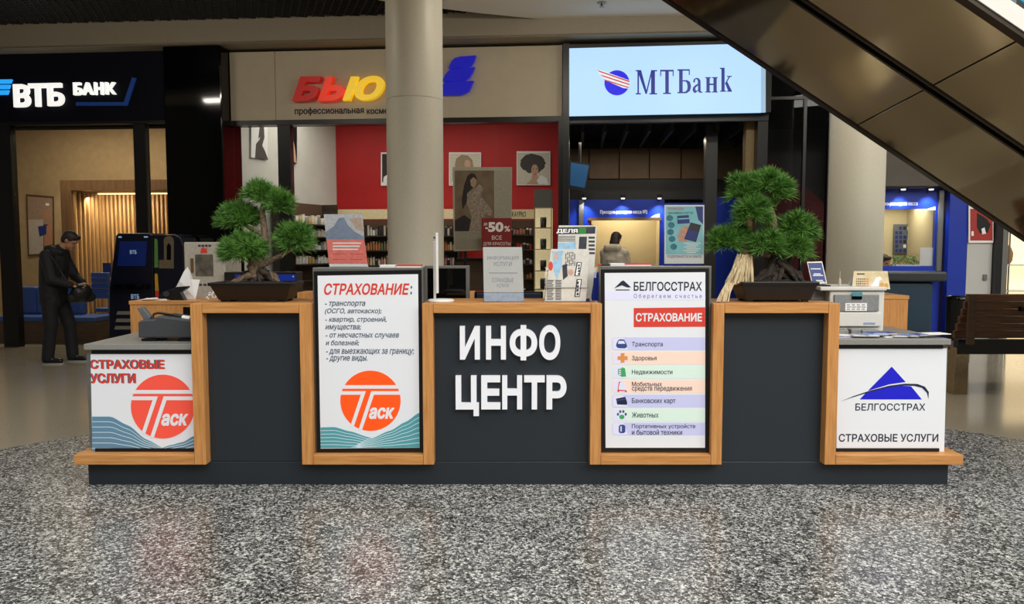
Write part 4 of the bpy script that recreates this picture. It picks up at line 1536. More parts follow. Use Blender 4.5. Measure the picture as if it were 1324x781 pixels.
po.use(M_teal).ppoly(fr, [(876.5, 282.4), (891, 281.5), (891.2, 283), (876.6, 284)], 0.0012, 0)
po.use(M_nskin).ppoly(fr, [(876, 306), (880, 296), (886, 291), (892, 294), (888, 312), (878, 312)], 0.0016, 0)
po.use(M_black).ppoly(fr, [(893, 287.5), (906.5, 291), (900, 313), (884.5, 309)], 0.0012, 0)
po.use(M_pblue).ppoly(fr, [(890, 297), (903, 300), (899.2, 312), (885.5, 308.5)], 0.0008, 0)
po.use(M_paper)
for k in range(6):
    po.ppoly(fr, [(884 + k % 2 * 4, 314 + k * 2.4), (906 - k % 3 * 3, 314 + k * 2.4), (906 - k % 3 * 3, 315.1 + k * 2.4), (884 + k % 2 * 4, 315.1 + k * 2.4)], 0.0012, 0)
part('poster', po, sh)
part('holder', MB(M_clear).ppoly(fr, [(858, 264), (911.5, 264), (911, 342), (858, 342)], 0, 0.002).box(WF, X(860, 343, Ya), X(910, 343, Ya), Ya - 0.02, Ya + 0.075, zB1, zB1 + 0.004), sh)

# ------------------------------------------------------------------ register on the first low desk
zs = zsl
Yr = Yb + 0.10
RG = thing('cash_register', 'dark grey cash register with a receipt arm on the low desk', 'register', Vector((X(213, 440, Yr), Yr + 0.15, zs)))
M_reg = mat('register plastic', (64, 68, 72), 0.5, var=0.03)
a0, a1 = X(178.5, 425, Yr), X(247.5, 425, Yr)
pf = [(Yr, zs + 0.012), (Yr, zs + 0.115), (Yr + 0.26, zs + 0.15), (Yr + 0.26, zs + 0.012)]
sd = Frame((a0, 0, 0), (0, 1, 0))
body = MB(M_reg).ppoly(WF, [(178.5, 437), (178, 416), (185, 413.5), (200, 413), (204, 408.5), (246.5, 414), (247.5, 437)], Yr, 0.24)
part('body', body, RG, bevel=0.01)
part('foot', MB(M_black).box(WF, a0 + 0.01, a0 + 0.1, Yr + 0.02, Yr + 0.2, zs, zs + 0.016), RG)
part('foot', MB(M_black).box(WF, a1 - 0.1, a1 - 0.01, Yr + 0.02, Yr + 0.2, zs, zs + 0.016), RG)
part('receipt_arm', MB(mat('arm grey', (96, 100, 104), 0.45)).ppoly(WF, [(176.5, 398.5), (184, 396.5), (194.5, 410), (193, 415), (186, 415)], Yr + 0.06, 0.04), RG, bevel=0.006)
part('keypad', MB(M_black).tube([on_px(197, 411, Yr + .05), on_px(199, 406, Yr + .06), on_px(205, 404.5, Yr + .07), on_px(222, 407, Yr + .07), on_px(240, 411, Yr + .07)], 0.008, 8), RG)
part('paper_roll', MB(M_paper).tube([on_px(236, 411, Yr + .06), on_px(246, 412.5, Yr + .06)], 0.018, 12), RG)

# ------------------------------------------------------------------ rear cabinets and rear counter
Yc = 5.95
zc1 = PX(200, 389, Yc)[1]


def oak_cabinet(lab, x0, x1, y, Yc, dep, ztop_, drawers=True):
    o = thing('oak_cabinet', lab, 'cabinet', Vector(((X(x0, 400, Yc) + X(x1, 400, Yc)) / 2, Yc + dep / 2, 0)))
    a, b = X(x0, 400, Yc), X(x1, 400, Yc)
    part('body', MB(M_woodz).box(WF, a, b, Yc, Yc + dep, 0.08, ztop_ - 0.03), o, bevel=0.003)
    part('top', MB(M_woodx).box(WF, a - 0.005, b + 0.005, Yc - 0.006, Yc + dep, ztop_ - 0.029, ztop_), o, bevel=0.003)
    part('plinth', MB(M_black).box(WF, a + 0.02, b - 0.02, Yc + 0.03, Yc + dep, 0, 0.079), o)
    return o


CB1 = oak_cabinet('oak cabinet behind the black register', 168, 284, 389, Yc, 0.42, zc1)
part('drawer', MB(M_gloss).box(WF, X(237, 400, Yc), X(246, 400, Yc), Yc - 0.004, Yc + 0.02, PX(240, 407, Yc)[1], PX(240, 397, Yc)[1]), CB1, 'small dark red glass drawer front')
CB2 = oak_cabinet('oak cabinet beside the white printer', 1100, 1174, 382, 5.86, 0.5, PX(1150, 382, 5.86)[1])
RC = thing('rear_counter', 'dark rear counter with an oak top inside the information island', 'counter', Vector((0.05, 6.7, 0)))
xa, xb = X(292, 400, 6.4), X(1092, 400, 6.4)
zr = 0.95
part('body', MB(M_dark).box(WF, xa, xb, 6.43, 6.95, 0, zr - 0.04), RC)
part('top', MB(M_woodx).box(WF, xa - 0.02, xb + 0.02, 6.40, 6.98, zr - 0.039, zr), RC, bevel=0.003)
# oak divider posts seen between the displays
for x0, x1, lab in [(384, 399, 'short oak box seen between a bonsai pot and the orange disc display'), (604, 613, 'narrow oak box beside the black monitor')]:
    mb = MB(M_woodz).box(WF, X(x0, 385, 6.45), X(x1, 385, 6.45), 6.45, 6.7, zr, PX(390, 378, 6.45)[1])
    solo('oak_box', mb, lab, 'box', bevel=0.003)
# monitor seen between the first display and the lamp
Ym_ = Yb + 0.62
MN = thing('monitor', 'black screen in a grey casing behind the white desk lamp', 'monitor', Vector((X(580, 391, Ym_), Ym_ + 0.05, zr - 0.2)))
part('casing', MB(M_casing).box(WF, X(549, 370, Ym_), X(607, 370, Ym_), Ym_, Ym_ + 0.05, PX(580, 396, Ym_)[1], PX(580, 343.5, Ym_)[1]), MN, bevel=0.004)
part('screen', MB(M_gloss).box(WF, X(553, 370, Ym_), X(602.5, 370, Ym_), Ym_ - 0.004, Ym_ - 0.0005, PX(580, 394, Ym_)[1], PX(580, 347, Ym_)[1]), MN)
part('stand', MB(M_casing).box(WF, X(570, 370, Ym_), X(590, 370, Ym_), Ym_ + 0.051, Ym_ + 0.09, 0.0, PX(580, 360, Ym_)[1]).box(WF, X(556, 370, Ym_), X(600, 370, Ym_), Ym_ - 0.03, Ym_ + 0.16, 0.0, 0.02), MN)
# dark receipt printer on the rear counter
mb = MB(M_gloss).box(WF, X(614, 385, 6.55), X(702, 385, 6.55), 6.55, 6.8, zr, PX(650, 377, 6.55)[1])
mb.use(mat('dark blue device', (16, 24, 44), 0.4)).box(WF, X(616, 385, 6.54), X(700, 385, 6.54), 6.54, 6.549, zr + 0.02, PX(650, 379, 6.55)[1])
solo('document_tray', mb, 'low dark document tray behind the notice and the newspapers', 'tray', bevel=0.004)

# tissue, stapler, papers on the oak cabinet
tb = thing('tissue_packet', 'crumpled white tissues standing on the oak cabinet', 'tissues', Vector((X(242, 388, Yc + .2), Yc + .2, zc1)))
rnd = random.Random(8)
Yq = Yc + 0.2
out = [(224, 388), (227, 370), (232, 363), (238, 352), (242, 344), (246, 351), (248, 360), (256, 362), (253, 388)]
fq = Frame((0, 0, 0), (1, 0, 0))
n = len(out)
V = []
for j, dy in enumerate((0.0, 0.03, 0.07, 0.1)):
    sc = (1.0, 0.97, 0.93, 0.86)[j]
    for x, y in out:
        v = on_px(x + rnd.gauss(0, .6), min(388, y + (1 - sc) * 60 + rnd.gauss(0, 1)), Yq + dy)
        v.y += rnd.gauss(0, 0.012)
        v.z = max(v.z, zc1)
        V.append(v)
F = [tuple(range(n)), tuple(range(4 * n - 1, 3 * n - 1, -1))]
for j in range(3):
    for i in range(n):
        F.append((j * n + i, (j + 1) * n + i, (j + 1) * n + (i + 1) % n, j * n + (i + 1) % n))
part('tissue', MB(M_paper).add(V, F), tb)
st = thing('tape_dispenser', 'black tape dispenser with a pointed nose on the oak cabinet', 'dispenser', Vector((X(222, 388, Yc + .1), Yc + .1, zc1)))
part('body', MB(M_black).ppoly(WF, [(204, 389), (204.5, 383), (210, 378), (222, 374), (228, 371), (242, 370), (241, 373), (233, 378), (236, 384), (239, 389)], Yc + 0.06, 0.06), st, bevel=0.004)
part('reel', MB(mat('smoky tape', (40, 40, 42), 0.3)).tube([on_px(215, 380, Yc + .045), on_px(215, 380, Yc + .058)], 0.022, 18), st)
mb = MB(M_paper)
for k in range(4):
    f2 = Frame((X(190, 389, Yc) + 0.05 + k * .01, Yc + 0.12, zc1 + 0.003 * k), (1, 0.1 * k, 0))
    mb.box(f2, -0.14, 0.08, -0.07, 0.1, 0.0, 0.0025)
solo('paper_stack', mb, 'loose white sheets lying on the oak cabinet edge', 'papers')
# cables and clutter beside the first pot
mb = MB(M_paper)
rnd = random.Random(4)
for k in range(7):
    p = Vector((X(268, 388, Yc) + rnd.uniform(-.06, .05), Yc + 0.1 + rnd.uniform(0, .1), zc1 + 0.004 + 0.006 * k))
    q = p + Vector((rnd.uniform(-.05, .05), rnd.uniform(-.03, .03), rnd.uniform(0.01, .05)))
    mb.tube([p, (p + q) / 2 + Vector((0, 0, .015)), q], 0.006, 6)
solo('crumpled_receipts', mb, 'crumpled white receipts lying beside the pot of the separate-pad bonsai', 'receipts')

# grey terminal box with red emblem
Yv = 6.55
VB = thing('terminal_box', 'pale grey terminal box with a square window and red emblem behind the tissues', 'terminal', Vector((X(264, 388, Yv), Yv + 0.15, 0)))
M_vb = mat('pale grey terminal', (168, 162, 150), 0.5)
part('body', MB(M_vb).box(WF, X(238, 340, Yv), X(291, 340, Yv), Yv, Yv + 0.4, 0.0, PX(264, 313, Yv)[1]), VB, bevel=0.01)
part('window', MB(mat('terminal window', (92, 88, 78), 0.25, var=0.2, scale=14)).pbox(WF, 252.5, 329, 275.5, 357, Yv - 0.004, 0.003), VB, 'dim square window')
part('emblem', MB(M_redink).ppoly(WF, [(259, 327), (260, 322), (263, 319), (265, 322), (267, 320), (267.5, 327)], Yv - 0.004, 0.003), VB, 'small red emblem')
part('handle', MB(mat('worn brass', (120, 92, 60), 0.4, metal=0.5)).pbox(WF, 246.5, 334, 249.5, 352, Yv - 0.015, 0.014), VB)
for k in range(4):
    part('slot', MB(M_ink).pbox(WF, 256 + k * 4.5, 316.5, 259.4 + k * 4.5, 319, Yv - 0.002, 0.0015), VB)
    part('slot', MB(M_ink).pbox(WF, 257 + k * 6, 367, 261 + k * 6, 369.5, Yv - 0.002, 0.0015), VB)
# blue trays behind the first pot
mb = MB(M_black).box(WF, X(290, 360, 6.5), X(383, 360, 6.5), 6.5, 6.7, zr, PX(330, 352, 6.5)[1])
mb.use(M_blue).pbox(WF, 304, 355, 382, 370, 6.49, 0.009)
mb.use(M_paper)
for x in (309, 379):
    for y in (357.5, 366):
        mb.pbox(WF, x - .8, y - .8, x + .8, y + .8, 6.486, 0.003)
solo('blue_tray', mb, 'black tray with a royal blue front behind the pot of the bonsai beside the tissues', 'tray', bevel=0.004)

# ------------------------------------------------------------------ right side: printer, card stand, calendar, leaflets
Yp = Yb + 0.26
zs = zsr
PR = thing('laser_printer', 'white laser printer with a grey front hatch on the low desk', 'printer', Vector((X(1115, 432, Yp), Yp + 0.18, zs)))
M_pw = mat('printer white', (214, 213, 206), 0.45, var=0.01)
M_pg = mat('printer grey', (130, 132, 132), 0.5)
Z_ = lambda y: PX(1100, y, Yp)[1]
Xp = lambda x: X(x, 400, Yp)
part('body', MB(M_pw).box(WF, Xp(1074), Xp(1145.5), Yp + 0.02, Yp + 0.4, zs + 0.012, Z_(376)), PR, bevel=0.012)
part('scanner_lid', MB(M_pw).box(WF, Xp(1060), Xp(1146), Yp + 0.0, Yp + 0.4, Z_(375.8), Z_(371)), PR, bevel=0.006)
HT = part('front_hatch', MB(M_pg).box(WF, Xp(1079), Xp(1137), Yp + 0.005, Yp + 0.019, Z_(402.5), Z_(381)), PR, 'grey front hatch', bevel=0.004)
part('control_panel', MB(mat('printer teal key', (72, 140, 150), 0.4)).box(WF, Xp(1101), Xp(1114), Yp - 0.004, Yp + 0.004, Z_(383), Z_(378)), PR, 'teal control key')
part('latch', MB(M_gloss).box(WF, Xp(1101), Xp(1114), Yp - 0.002, Yp + 0.004, Z_(387), Z_(383.2)), HT)
lb = MB(M_paper).box(WF, Xp(1093), Xp(1121), Yp + 0.002, Yp + 0.0045, Z_(402), Z_(392))
lb.use(M_pg)
for k in range(3):
    for j in range(4):
        lb.pbox(WF, 1095 + j * 6.4, 393.6 + k * 2.8, 1099 + j * 6.4 + (k % 2), 394.8 + k * 2.8, Yp + 0.0012, 0.0006)
part('sticker', lb, HT)
PTY = part('paper_tray', MB(M_pw).box(WF, Xp(1081), Xp(1140), Yp, Yp + 0.019, Z_(422), Z_(404)), PR, bevel=0.004)
part('name_plate', MB(mat('plate blue grey', (140, 160, 190), 0.4)).box(WF, Xp(1117), Xp(1132), Yp - 0.002, Yp - 0.0002, Z_(419.5), Z_(417)), PTY)
part('side_tray', MB(M_pg).box(WF, Xp(1040), Xp(1073.5), Yp + 0.1, Yp + 0.36, Z_(389), Z_(377)), PR)
for x in (1080, 1138):
    part('foot', MB(M_black).box(WF, Xp(x) - 0.02, Xp(x) + 0.02, Yp + 0.04, Yp + 0.36, zs, zs + 0.0115), PR)
# stack of cables/cartridge before the printer
mb = MB(M_pg)
for k, (x0, x1) in enumerate([(1083, 1096), (1099, 1112), (1113, 1136)]):
    mb.box(WF, X(x0, 428, Yp - .06), X(x1, 428, Yp - .06), Yp - 0.08, Yp - 0.01, zs, zs + 0.035 + 0.006 * (k % 2))
solo('toner_packs', mb, 'grey packs lying under the printer tray', 'packs', bevel=0.006)

zl_ = Z_(371)
fr = lean(1057, 366, Yp + 0.12, 14, 10)
CS = thing('card_stand', 'small blue card in a slanted frame beside the fuller bonsai', 'card', Vector((X(1057, 367, Yp + .12), Yp + 0.14, zl_)))
part('frame', MB(M_steel).ppoly(fr, [(1043.5, 338.5), (1063, 338), (1069.5, 366.5), (1050, 367.5)], 0.003, 0.006), CS)
cm = MB(mat('card blue', (24, 52, 128), 0.4)).ppoly(fr, [(1045, 340), (1062.4, 339.6), (1068, 365), (1051, 366)], 0.001, 0.0018)
cm.use(M_paper)
for k, (y, x0, x1) in enumerate([(347, 1048, 1061), (353.5, 1052, 1061), (355.5, 1051, 1064), (362, 1055, 1064), (364, 1054, 1066)]):
    cm.ppoly(fr, [(x0, y), (x1, y), (x1 + .3, y + 1.3), (x0 + .3, y + 1.3)], 0.0004, 0)
part('card', cm, CS)
part('base', MB(M_black).box(WF, X(1048, 367, Yp + .12), X(1071, 367, Yp + .12), Yp + 0.08, Yp + 0.19, zl_ + 0.0005, zl_ + 0.008), CS)
# calendar
fr = lean(1125, 374, Yp + 0.1, 20, -4)
CA = thing('desk_calendar', 'desk calendar with a pale dog picture standing on the printer', 'calendar', Vector((X(1125, 374, Yp + .1), Yp + 0.14, zl_)))
cm = MB(mat('calendar ochre', (196, 178, 134), 0.7, scale=20, rgb2=(218, 204, 168))).ppoly(fr, [(1104, 350.5), (1147.5, 350.5), (1151, 374), (1101.5, 374)], 0, 0.003)
cm.use(M_ink).ppoly(fr, [(1108, 353.5), (1118, 353.5), (1118, 355), (1108, 355)], -0.001, 0)
for j in range(7):
    for k in range(4):
        cm.use(M_redink if j > 4 or (j + k) % 5 == 0 else M_ink)
        cm.ppoly(fr, [(1107 + j * 2.4, 360 + k * 3), (1108.4 + j * 2.4, 360 + k * 3), (1108.4 + j * 2.4, 361.6 + k * 3), (1107 + j * 2.4, 361.6 + k * 3)], -0.001, 0)
cm.use(M_paper).ppoly(fr, [(1123, 373), (1129, 366), (1133, 358.5), (1138, 357.5), (1141, 361), (1137, 363), (1136, 370), (1138, 373.5)], -0.001, 0)
cm.use(mat('calendar amber', (206, 150, 70), 0.7)).pdisc(fr, 1140, 368, 3, 3, -0.001, 0, 12).pdisc(fr, 1146, 369, 2.6, 3, -0.0012, 0, 12)
part('page', cm, CA)
part('stand', MB(M_paper).add([fr.pw(1105, 351, 0.004), fr.pw(1147, 351, 0.004), fr.pw(1151, 374, 0.004) + Vector((0, .09, 0)), fr.pw(1101, 374, 0.004) + Vector((0, .09, 0)),
                               fr.pw(1105, 351, 0.006), fr.pw(1147, 351, 0.006), fr.pw(1151, 374, 0.006) + Vector((0, .092, 0)), fr.pw(1101, 374, 0.006) + Vector((0, .092, 0))],
                              [(0, 1, 2, 3), (7, 6, 5, 4), (0, 4, 5, 1), (1, 5, 6, 2), (2, 6, 7, 3), (3, 7, 4, 0)]), CA)
# small bottle
p = Vector((X(1085.5, 370, Yp + .15), Yp + 0.15, zl_ + 0.0005))
bt = thing('glue_bottle', 'slim clear glue bottle with a thin nozzle standing on the printer', 'bottle', p)
part('body', MB(mat('frosted bottle', (196, 186, 168), 0.3)).lathe(p, [(0.009, 0), (0.01, 0.004), (0.01, 0.035), (0.004, 0.05)], 14), bt)
part('nozzle', MB(mat('frosted cap', (176, 168, 150), 0.3)).lathe(p + Vector((0, 0, .0505)), [(0.004, 0), (0.002, 0.05)], 10), bt)
# leaflets fanned on the low desk
cols = [mat('leaflet blue', (40, 66, 150), 0.5), M_paper, mat('leaflet grey', (190, 194, 202), 0.5), mat('leaflet sky', (110, 140, 200), 0.5)]
rnd = random.Random(12)
xa, xb = X(1088, 440, Yb + .1), X(1205, 440, Yb + .1)
names = ['blue leaflet nearest the oak upright on the low desk', 'white leaflet under the blue ones before the printer', 'pale grey leaflet before the middle of the printer', 'sky blue leaflet before the printer hatch',
         'second blue leaflet below the name plate of the printer', 'white leaflet beside the corner of the printer', 'pale grey leaflet before the oak cabinet', 'sky blue leaflet below the oak cabinet', 'blue leaflet farthest along the low desk', 'white leaflet at the outer end of the low desk']
for k in range(10):
    f2 = Frame((xa + (xb - xa) * k / 9, Yb + 0.10 + rnd.uniform(-.03, .03), zs + 0.0005 + 0.0052 * (k % 5)), (1, rnd.uniform(-.5, .5), 0))
    mb = MB(M_paper).box(f2, -0.08, 0.08, -0.05, 0.05, 0.0, 0.003)
    mb.use(cols[k % 4]).box(f2, -0.08, 0.08, -0.05, 0.05, 0.0031, 0.0045)
    mb.use(M_paper).box(f2, -0.06, 0.02, -0.03, -0.022, 0.0046, 0.0048)
    solo('leaflet', mb, names[k], 'leaflet', 'leaflets fanned on the low desk')

# ------------------------------------------------------------------ bench and bin
Yn = 8.0
BN = thing('bench', 'dark slatted wooden bench on bright steel legs below the escalator', 'bench', floor_pt(1300, 508))
Yl_ = floor_pt(1243, 509).y
x0 = X(1234, 400, Yl_)
x1 = X(1420, 400, Yl_)
zT, zB_ = PX(1280, 379, Yl_)[1], PX(1280, 437, Yl_)[1]
n = 6
for k in range(n):
    u0 = zB_ + (zT - zB_) * k / n
    u1 = zB_ + (zT - zB_) * (k + 0.955) / n
    off = -0.018 * (n - 1 - k) / n * 6
    part('back_slat', MB(M_bench).box(WF, x0 + 0.012 * k, x1, Yl_ - 0.02 - 0.02 * k, Yl_ + 0.02 - 0.02 * k, u0, u1), BN, bevel=0.005)
for k in range(5):
    part('seat_slat', MB(M_bench).box(WF, x0 - 0.02, x1, Yl_ + 0.08 + k * 0.1, Yl_ + 0.17 + k * 0.1, 0.45, 0.485), BN, bevel=0.005)
part('beam', MB(M_black).box(WF, x0 + 0.02, x1, Yl_ - 0.06, Yl_ + 0.03, PX(1280, 457, Yl_)[1], zB_ - 0.01), BN)
for xx in (x0 + 0.02, x0 + 1.5):
    part('leg', MB(mat('polished steel slab', (170, 150, 122), 0.16, metal=0.9)).box(WF, xx - 0.02, xx + 0.12, Yl_ - 0.05, Yl_ + 0.5, 0.0, zB_ - 0.095), BN, bevel=0.004)
part('back_strut', MB(M_brown).box(WF, x0 + 0.06, x0 + 0.13, Yl_ - 0.152, Yl_ - 0.122, zB_ - 0.05, zT - 0.02), BN)
part('armrest', MB(M_gloss).box(WF, X(1305, 400, Yl_), x1, Yl_ - 0.19, Yl_ - 0.13, PX(1300, 401, Yl_)[1], PX(1300, 395, Yl_)[1]), BN, bevel=0.01)
p = floor_pt(1237, 470)
bn = thing('litter_bin', 'black cylindrical litter bin beside the wooden bench', 'bin', p)
part('drum', MB(M_black).lathe(p, [(0.13, 0), (0.14, 0.02), (0.15, 0.84)], 24), bn)
part('rim', MB(M_gloss).lathe(p + Vector((0, 0, 0.841)), [(0.158, 0), (0.158, 0.03), (0.12, 0.05)], 24), bn)

# ------------------------------------------------------------------ first bank: portal, slats, sofa, machines
TP = 2.35
PT = thing('slatted_portal', 'wooden portal with a lit niche of upright slats inside the dark bank', 'portal', FF.w(fs(150, TP), TP + 0.4, 0), FA)
M_port = mat('portal veneer', (104, 76, 50), 0.5, rgb2=(126, 94, 62), scale=3, stretch=(8, 8, 1))
xa, xb = fs(80, TP), pil1 - 0.3
xi = fs(94, TP)
zo, zi = fz(100, 233, TP), fz(100, 246, TP)
part('surround', MB(M_port).box(FF, xa, xi, TP, W1 - 0.02, 0, zo).box(FF, xi, xb, TP, W1 - 0.02, zi, zo), PT)
part('back_panel', MB(M_port).box(FF, xi, xb, W1 - 0.06, W1 - 0.02, 0, zi), PT)
M_slat = mat('slat ash', (176, 134, 84), 0.5, rgb2=(206, 168, 114), scale=3, stretch=(8, 8, 1))
sm = MB(M_slat)
for k in range(7):
    sm.box(FF, xi + 0.001, xi + 0.04, TP + 0.05 + k * 0.125, TP + 0.09 + k * 0.125, 0.25, zi - 0.03)
xs_ = fs(117, W1)
k = 0
while xs_ + k * 0.083 < xb:
    a = xs_ + k * 0.083
    sm.box(FF, a, a + 0.034, W1 - 0.11, W1 - 0.061, 0.25, zi - 0.03)
    k += 1
part('slat_screen', sm, PT)
part('light_strip', MB(mat('warm light strip', (255, 226, 170), 0.5, emit=2.5, var=0.0)).box(FF, xs_, xb, W1 - 0.17, W1 - 0.13, zi - 0.02, zi - 0.001), PT, 'glowing warm light strip')
part('plinth', MB(M_brown).box(FF, xi, xb, TP + 0.3, W1 - 0.12, 0, 0.24), PT)

M_bank = (1.0, 0.84, 0.60)
pl = FF.w(fs(130, 2.6), 2.75, zi - 0.12)
area('niche_lamp', pl, 1.6, 26, M_bank, sy=0.15, rot=(R(20), 0, FA))
pl = FF.w(fs(125, 2.0), 1.7, 3.95)
area('bank_ceiling_lamp', pl, 2.6, 78, M_bank, sy=1.2, rot=(0, 0, FA))

SF = thing('sofa', 'blue upholstered sofa on a wooden base behind the man', 'sofa', FF.w(fs(70, 0.5), 0.7, 0), FA)
tS = 0.45
xa, xb = fs(-8, tS), fs(119, tS)
zq = fz(60, 412, tS)
part('base', MB(M_brown).box(FF, xa, xb, tS, tS + 0.62, 0, zq - 0.05), SF)
part('seat', MB(M_bluefab).box(FF, xa - .0, xb, tS - 0.01, tS + 0.6, zq - 0.049, zq + 0.03), SF, bevel=0.02)
xm = [fs(-8, tS), fs(19, tS), fs(39, tS), fs(60, tS), fs(80, tS)]
for a, b in zip(xm[:-1], xm[1:]):
    part('back_cushion', MB(M_bluefab).box(FF, a + 0.006, b - 0.006, tS + 0.42, tS + 0.58, zq + 0.031, fz(40, 371, tS + .42)), SF, bevel=0.03)

CH = thing('padded_chair', 'blue ribbed padded chair beside the slatted screen', 'chair', FF.w(fs(127, 1.2), 1.4, 0), FA)
tC = 1.2
a, b = fs(115, tC), fs(137, tC)
bk = MB(M_bluefab)
for k in range(5):
    z0_, z1_ = fz(126, 386, tC), fz(126, 352, tC)
    bk.box(FF, a, b, tC, tC + 0.08, z0_ + (z1_ - z0_) * k / 5, z0_ + (z1_ - z0_) * (k + .93) / 5)
part('backrest', bk, CH, bevel=0.012)
part('seat', MB(M_bluefab).box(FF, a, b, tC + 0.081, tC + 0.5, 0.43, 0.5), CH, bevel=0.02)
for sx_ in (a + 0.03, b - 0.03):
    part('leg', MB(M_steel).tube([FF.w(sx_, tC + 0.05, 0), FF.w(sx_, tC + 0.05, 0.43), FF.w(sx_, tC + .04, fz(126, 380, tC))], 0.012, 8), CH)
    part('leg', MB(M_steel).tube([FF.w(sx_, tC + 0.44, 0), FF.w(sx_, tC + 0.44, 0.43)], 0.012, 8), CH)
tD = 1.75
DK = thing('reception_desk', 'small white topped desk behind the blue ribbed chair', 'desk', FF.w(fs(140, tD), tD + .2, 0), FA)
zD = fz(140, 363, tD)
part('top', MB(M_white).box(FF, fs(132, tD), fs(172, tD), tD, tD + 0.4, zD - 0.03, zD), DK)
part('panel', MB(M_brown).box(FF, fs(136, tD), fs(170, tD), tD + 0.05, tD + 0.35, 0, zD - 0.031), DK)
MO = thing('desk_monitor', 'dark blue screen standing on the small bank desk', 'monitor', FF.w(fs(137, tD), tD + .2, zD), FA)
part('screen', MB(mat('dim blue screen', (16, 30, 66), 0.25, emit=0.3, var=0.0)).pbox(FF, 133, 340, 143, 358, tD + 0.15, 0.02), MO)
part('stand', MB(M_black).box(FF, fs(136, tD + .2), fs(140, tD + .2), tD + 0.171, tD + 0.2, zD, fz(138, 350, tD + .15)), MO)

# cash machines
M_atm = mat('machine navy', (10, 14, 34), 0.3)
M_atm2 = mat('machine screen blue', (14, 32, 92), 0.25, emit=0.22, var=0.05, scale=3)
M_logo = mat('machine pale logo', (150, 180, 220), 0.4, emit=0.4, var=0.0)
tA = -0.78
AT = thing('cash_machine', 'dark navy bank cash machine with a blue screen panel', 'cash machine', FF.w(fs(170, tA), tA + .3, 0), FA)
part('body', MB(M_atm).ppoly(FF, [(140, 458.5), (141, 372), (150, 304), (153, 301.5), (193, 301.5), (198, 304), (199, 458.5)], tA, 0.44), AT, bevel=0.012)
SPN = part('screen_panel', MB(M_atm2).ppoly(FF, [(151.5, 344), (155, 312), (190, 312), (188, 344)], tA - 0.012, 0.011), AT, 'blue glowing screen panel')
part('bezel_lamp', MB(M_logo).pbox(FF, 153, 305.5, 157, 307.5, tA - 0.006, 0.005).pbox(FF, 186, 305.5, 191, 307.2, tA - 0.006, 0.005), AT)
part('logo', MB(M_logo).text(FF, 'ВТБ', 168, 323.5, 176.5, 328.3, tA - 0.0125, 0, 0.02), SPN)
part('logo', MB(M_logo).text(FF, 'ВТБ', 169.5, 380.5, 180, 386.5, tA - 0.0005, 0, 0.02), AT)
part('keypad_shelf', MB(M_gloss).ppoly(FF, [(146, 368), (190, 368), (189, 374), (145, 374)], tA - 0.08, 0.079), AT)
vn = MB(mat('vent pale', (120, 118, 110), 0.6))
for k, y in enumerate((402.5, 412, 421.5)):
    vn.ppoly(FF, [(152 - k * 1.4, y), (170, y), (170, y + 4.5), (150.5 - k * 1.4, y + 4.5)], tA - 0.01, 0.009)
part('vent', vn, AT)
tA2 = tA
AT = thing('cash_machine', 'second cash machine with an arched beige side and a coloured stripe', 'cash machine', FF.w(fs(218, tA2), tA2 + .3, 0), FA)
part('body', MB(M_atm).ppoly(FF, [(199.5, 458.5), (199.5, 304), (226, 303), (233, 306), (237, 318), (238, 458.5)], tA2, 0.44), AT, bevel=0.012)
st_ = MB(mat('stripe green', (90, 140, 66), 0.5)).ppoly(FF, [(199.5, 308), (203.5, 310), (204.5, 346), (199.5, 346)], tA2 - 0.008, 0.007)
st_.use(mat('stripe yellow', (206, 160, 40), 0.5)).ppoly(FF, [(200, 354), (203.5, 354), (205, 376), (200.5, 376)], tA2 - 0.008, 0.007)
st_.use(MATS['red ink']).ppoly(FF, [(200.5, 376), (205, 376), (205.5, 388), (201, 388)], tA2 - 0.008, 0.007)
part('colour_stripe', st_, AT, 'green, yellow and red stripe')
arch = [(205.5, 347), (205.5, 336), (212, 336), (212, 318)]
for k in range(9):
    q = math.pi - math.pi * k / 8
    arch.append((218 + 6.5 * math.cos(q), 312 - 7 * math.sin(q)))
arch += [(224.5, 347)]
part('arch_panel', MB(mat('machine beige', (110, 98, 78), 0.5)).ppoly(FF, arch, tA2 - 0.01, 0.009), AT, 'beige arched side panel')
part('slot', MB(M_gloss).ppoly(FF, [(215.5, 336), (215.5, 318), (218, 314), (221, 318), (221, 336)], tA2 - 0.013, 0.002), AT)

# bank wall poster
tW = W1 - 0.45
PW = thing('wall_poster', 'framed bank poster of a standing person with a blue folder on the tan wall', 'poster', FF.w(fs(52, W1), W1 - 0.02, fz(52, 330, W1)), FA)
tW = W1 - 0.032
part('frame', MB(M_brown).ppoly(FF, [(33.5, 251), (68.5, 254), (69.5, 328), (36, 331)], tW, 0.03), PW)
pm = MB(mat('poster mauve', (150, 128, 112), 0.6)).ppoly(FF, [(35.5, 254), (67.5, 256.5), (68, 290), (36.5, 290)], tW - 0.002, 0.001)
pm.use(mat('poster pale', (176, 168, 160), 0.6)).ppoly(FF, [(36.5, 284), (56, 284), (56, 328), (37.8, 329)], tW - 0.003, 0.001)
pm.use(mat('poster skin', (170, 124, 96), 0.6)).pdisc(FF, 61, 278, 4.4, 6, tW - 0.0035, 0, 16)
pm.ppoly(FF, [(57, 296), (68, 284), (68.2, 316), (57, 318)], tW - 0.0032, 0)
pm.use(MATS['poster deep blue']).ppoly(FF, [(49, 293), (60, 291), (60, 303), (51, 306)], tW - 0.0038, 0)
pm.use(M_paper).ppoly(FF, [(59, 262.6), (63.5, 263), (63.5, 266), (59, 265.6)], tW - 0.0038, 0)
part('print', pm, PW)

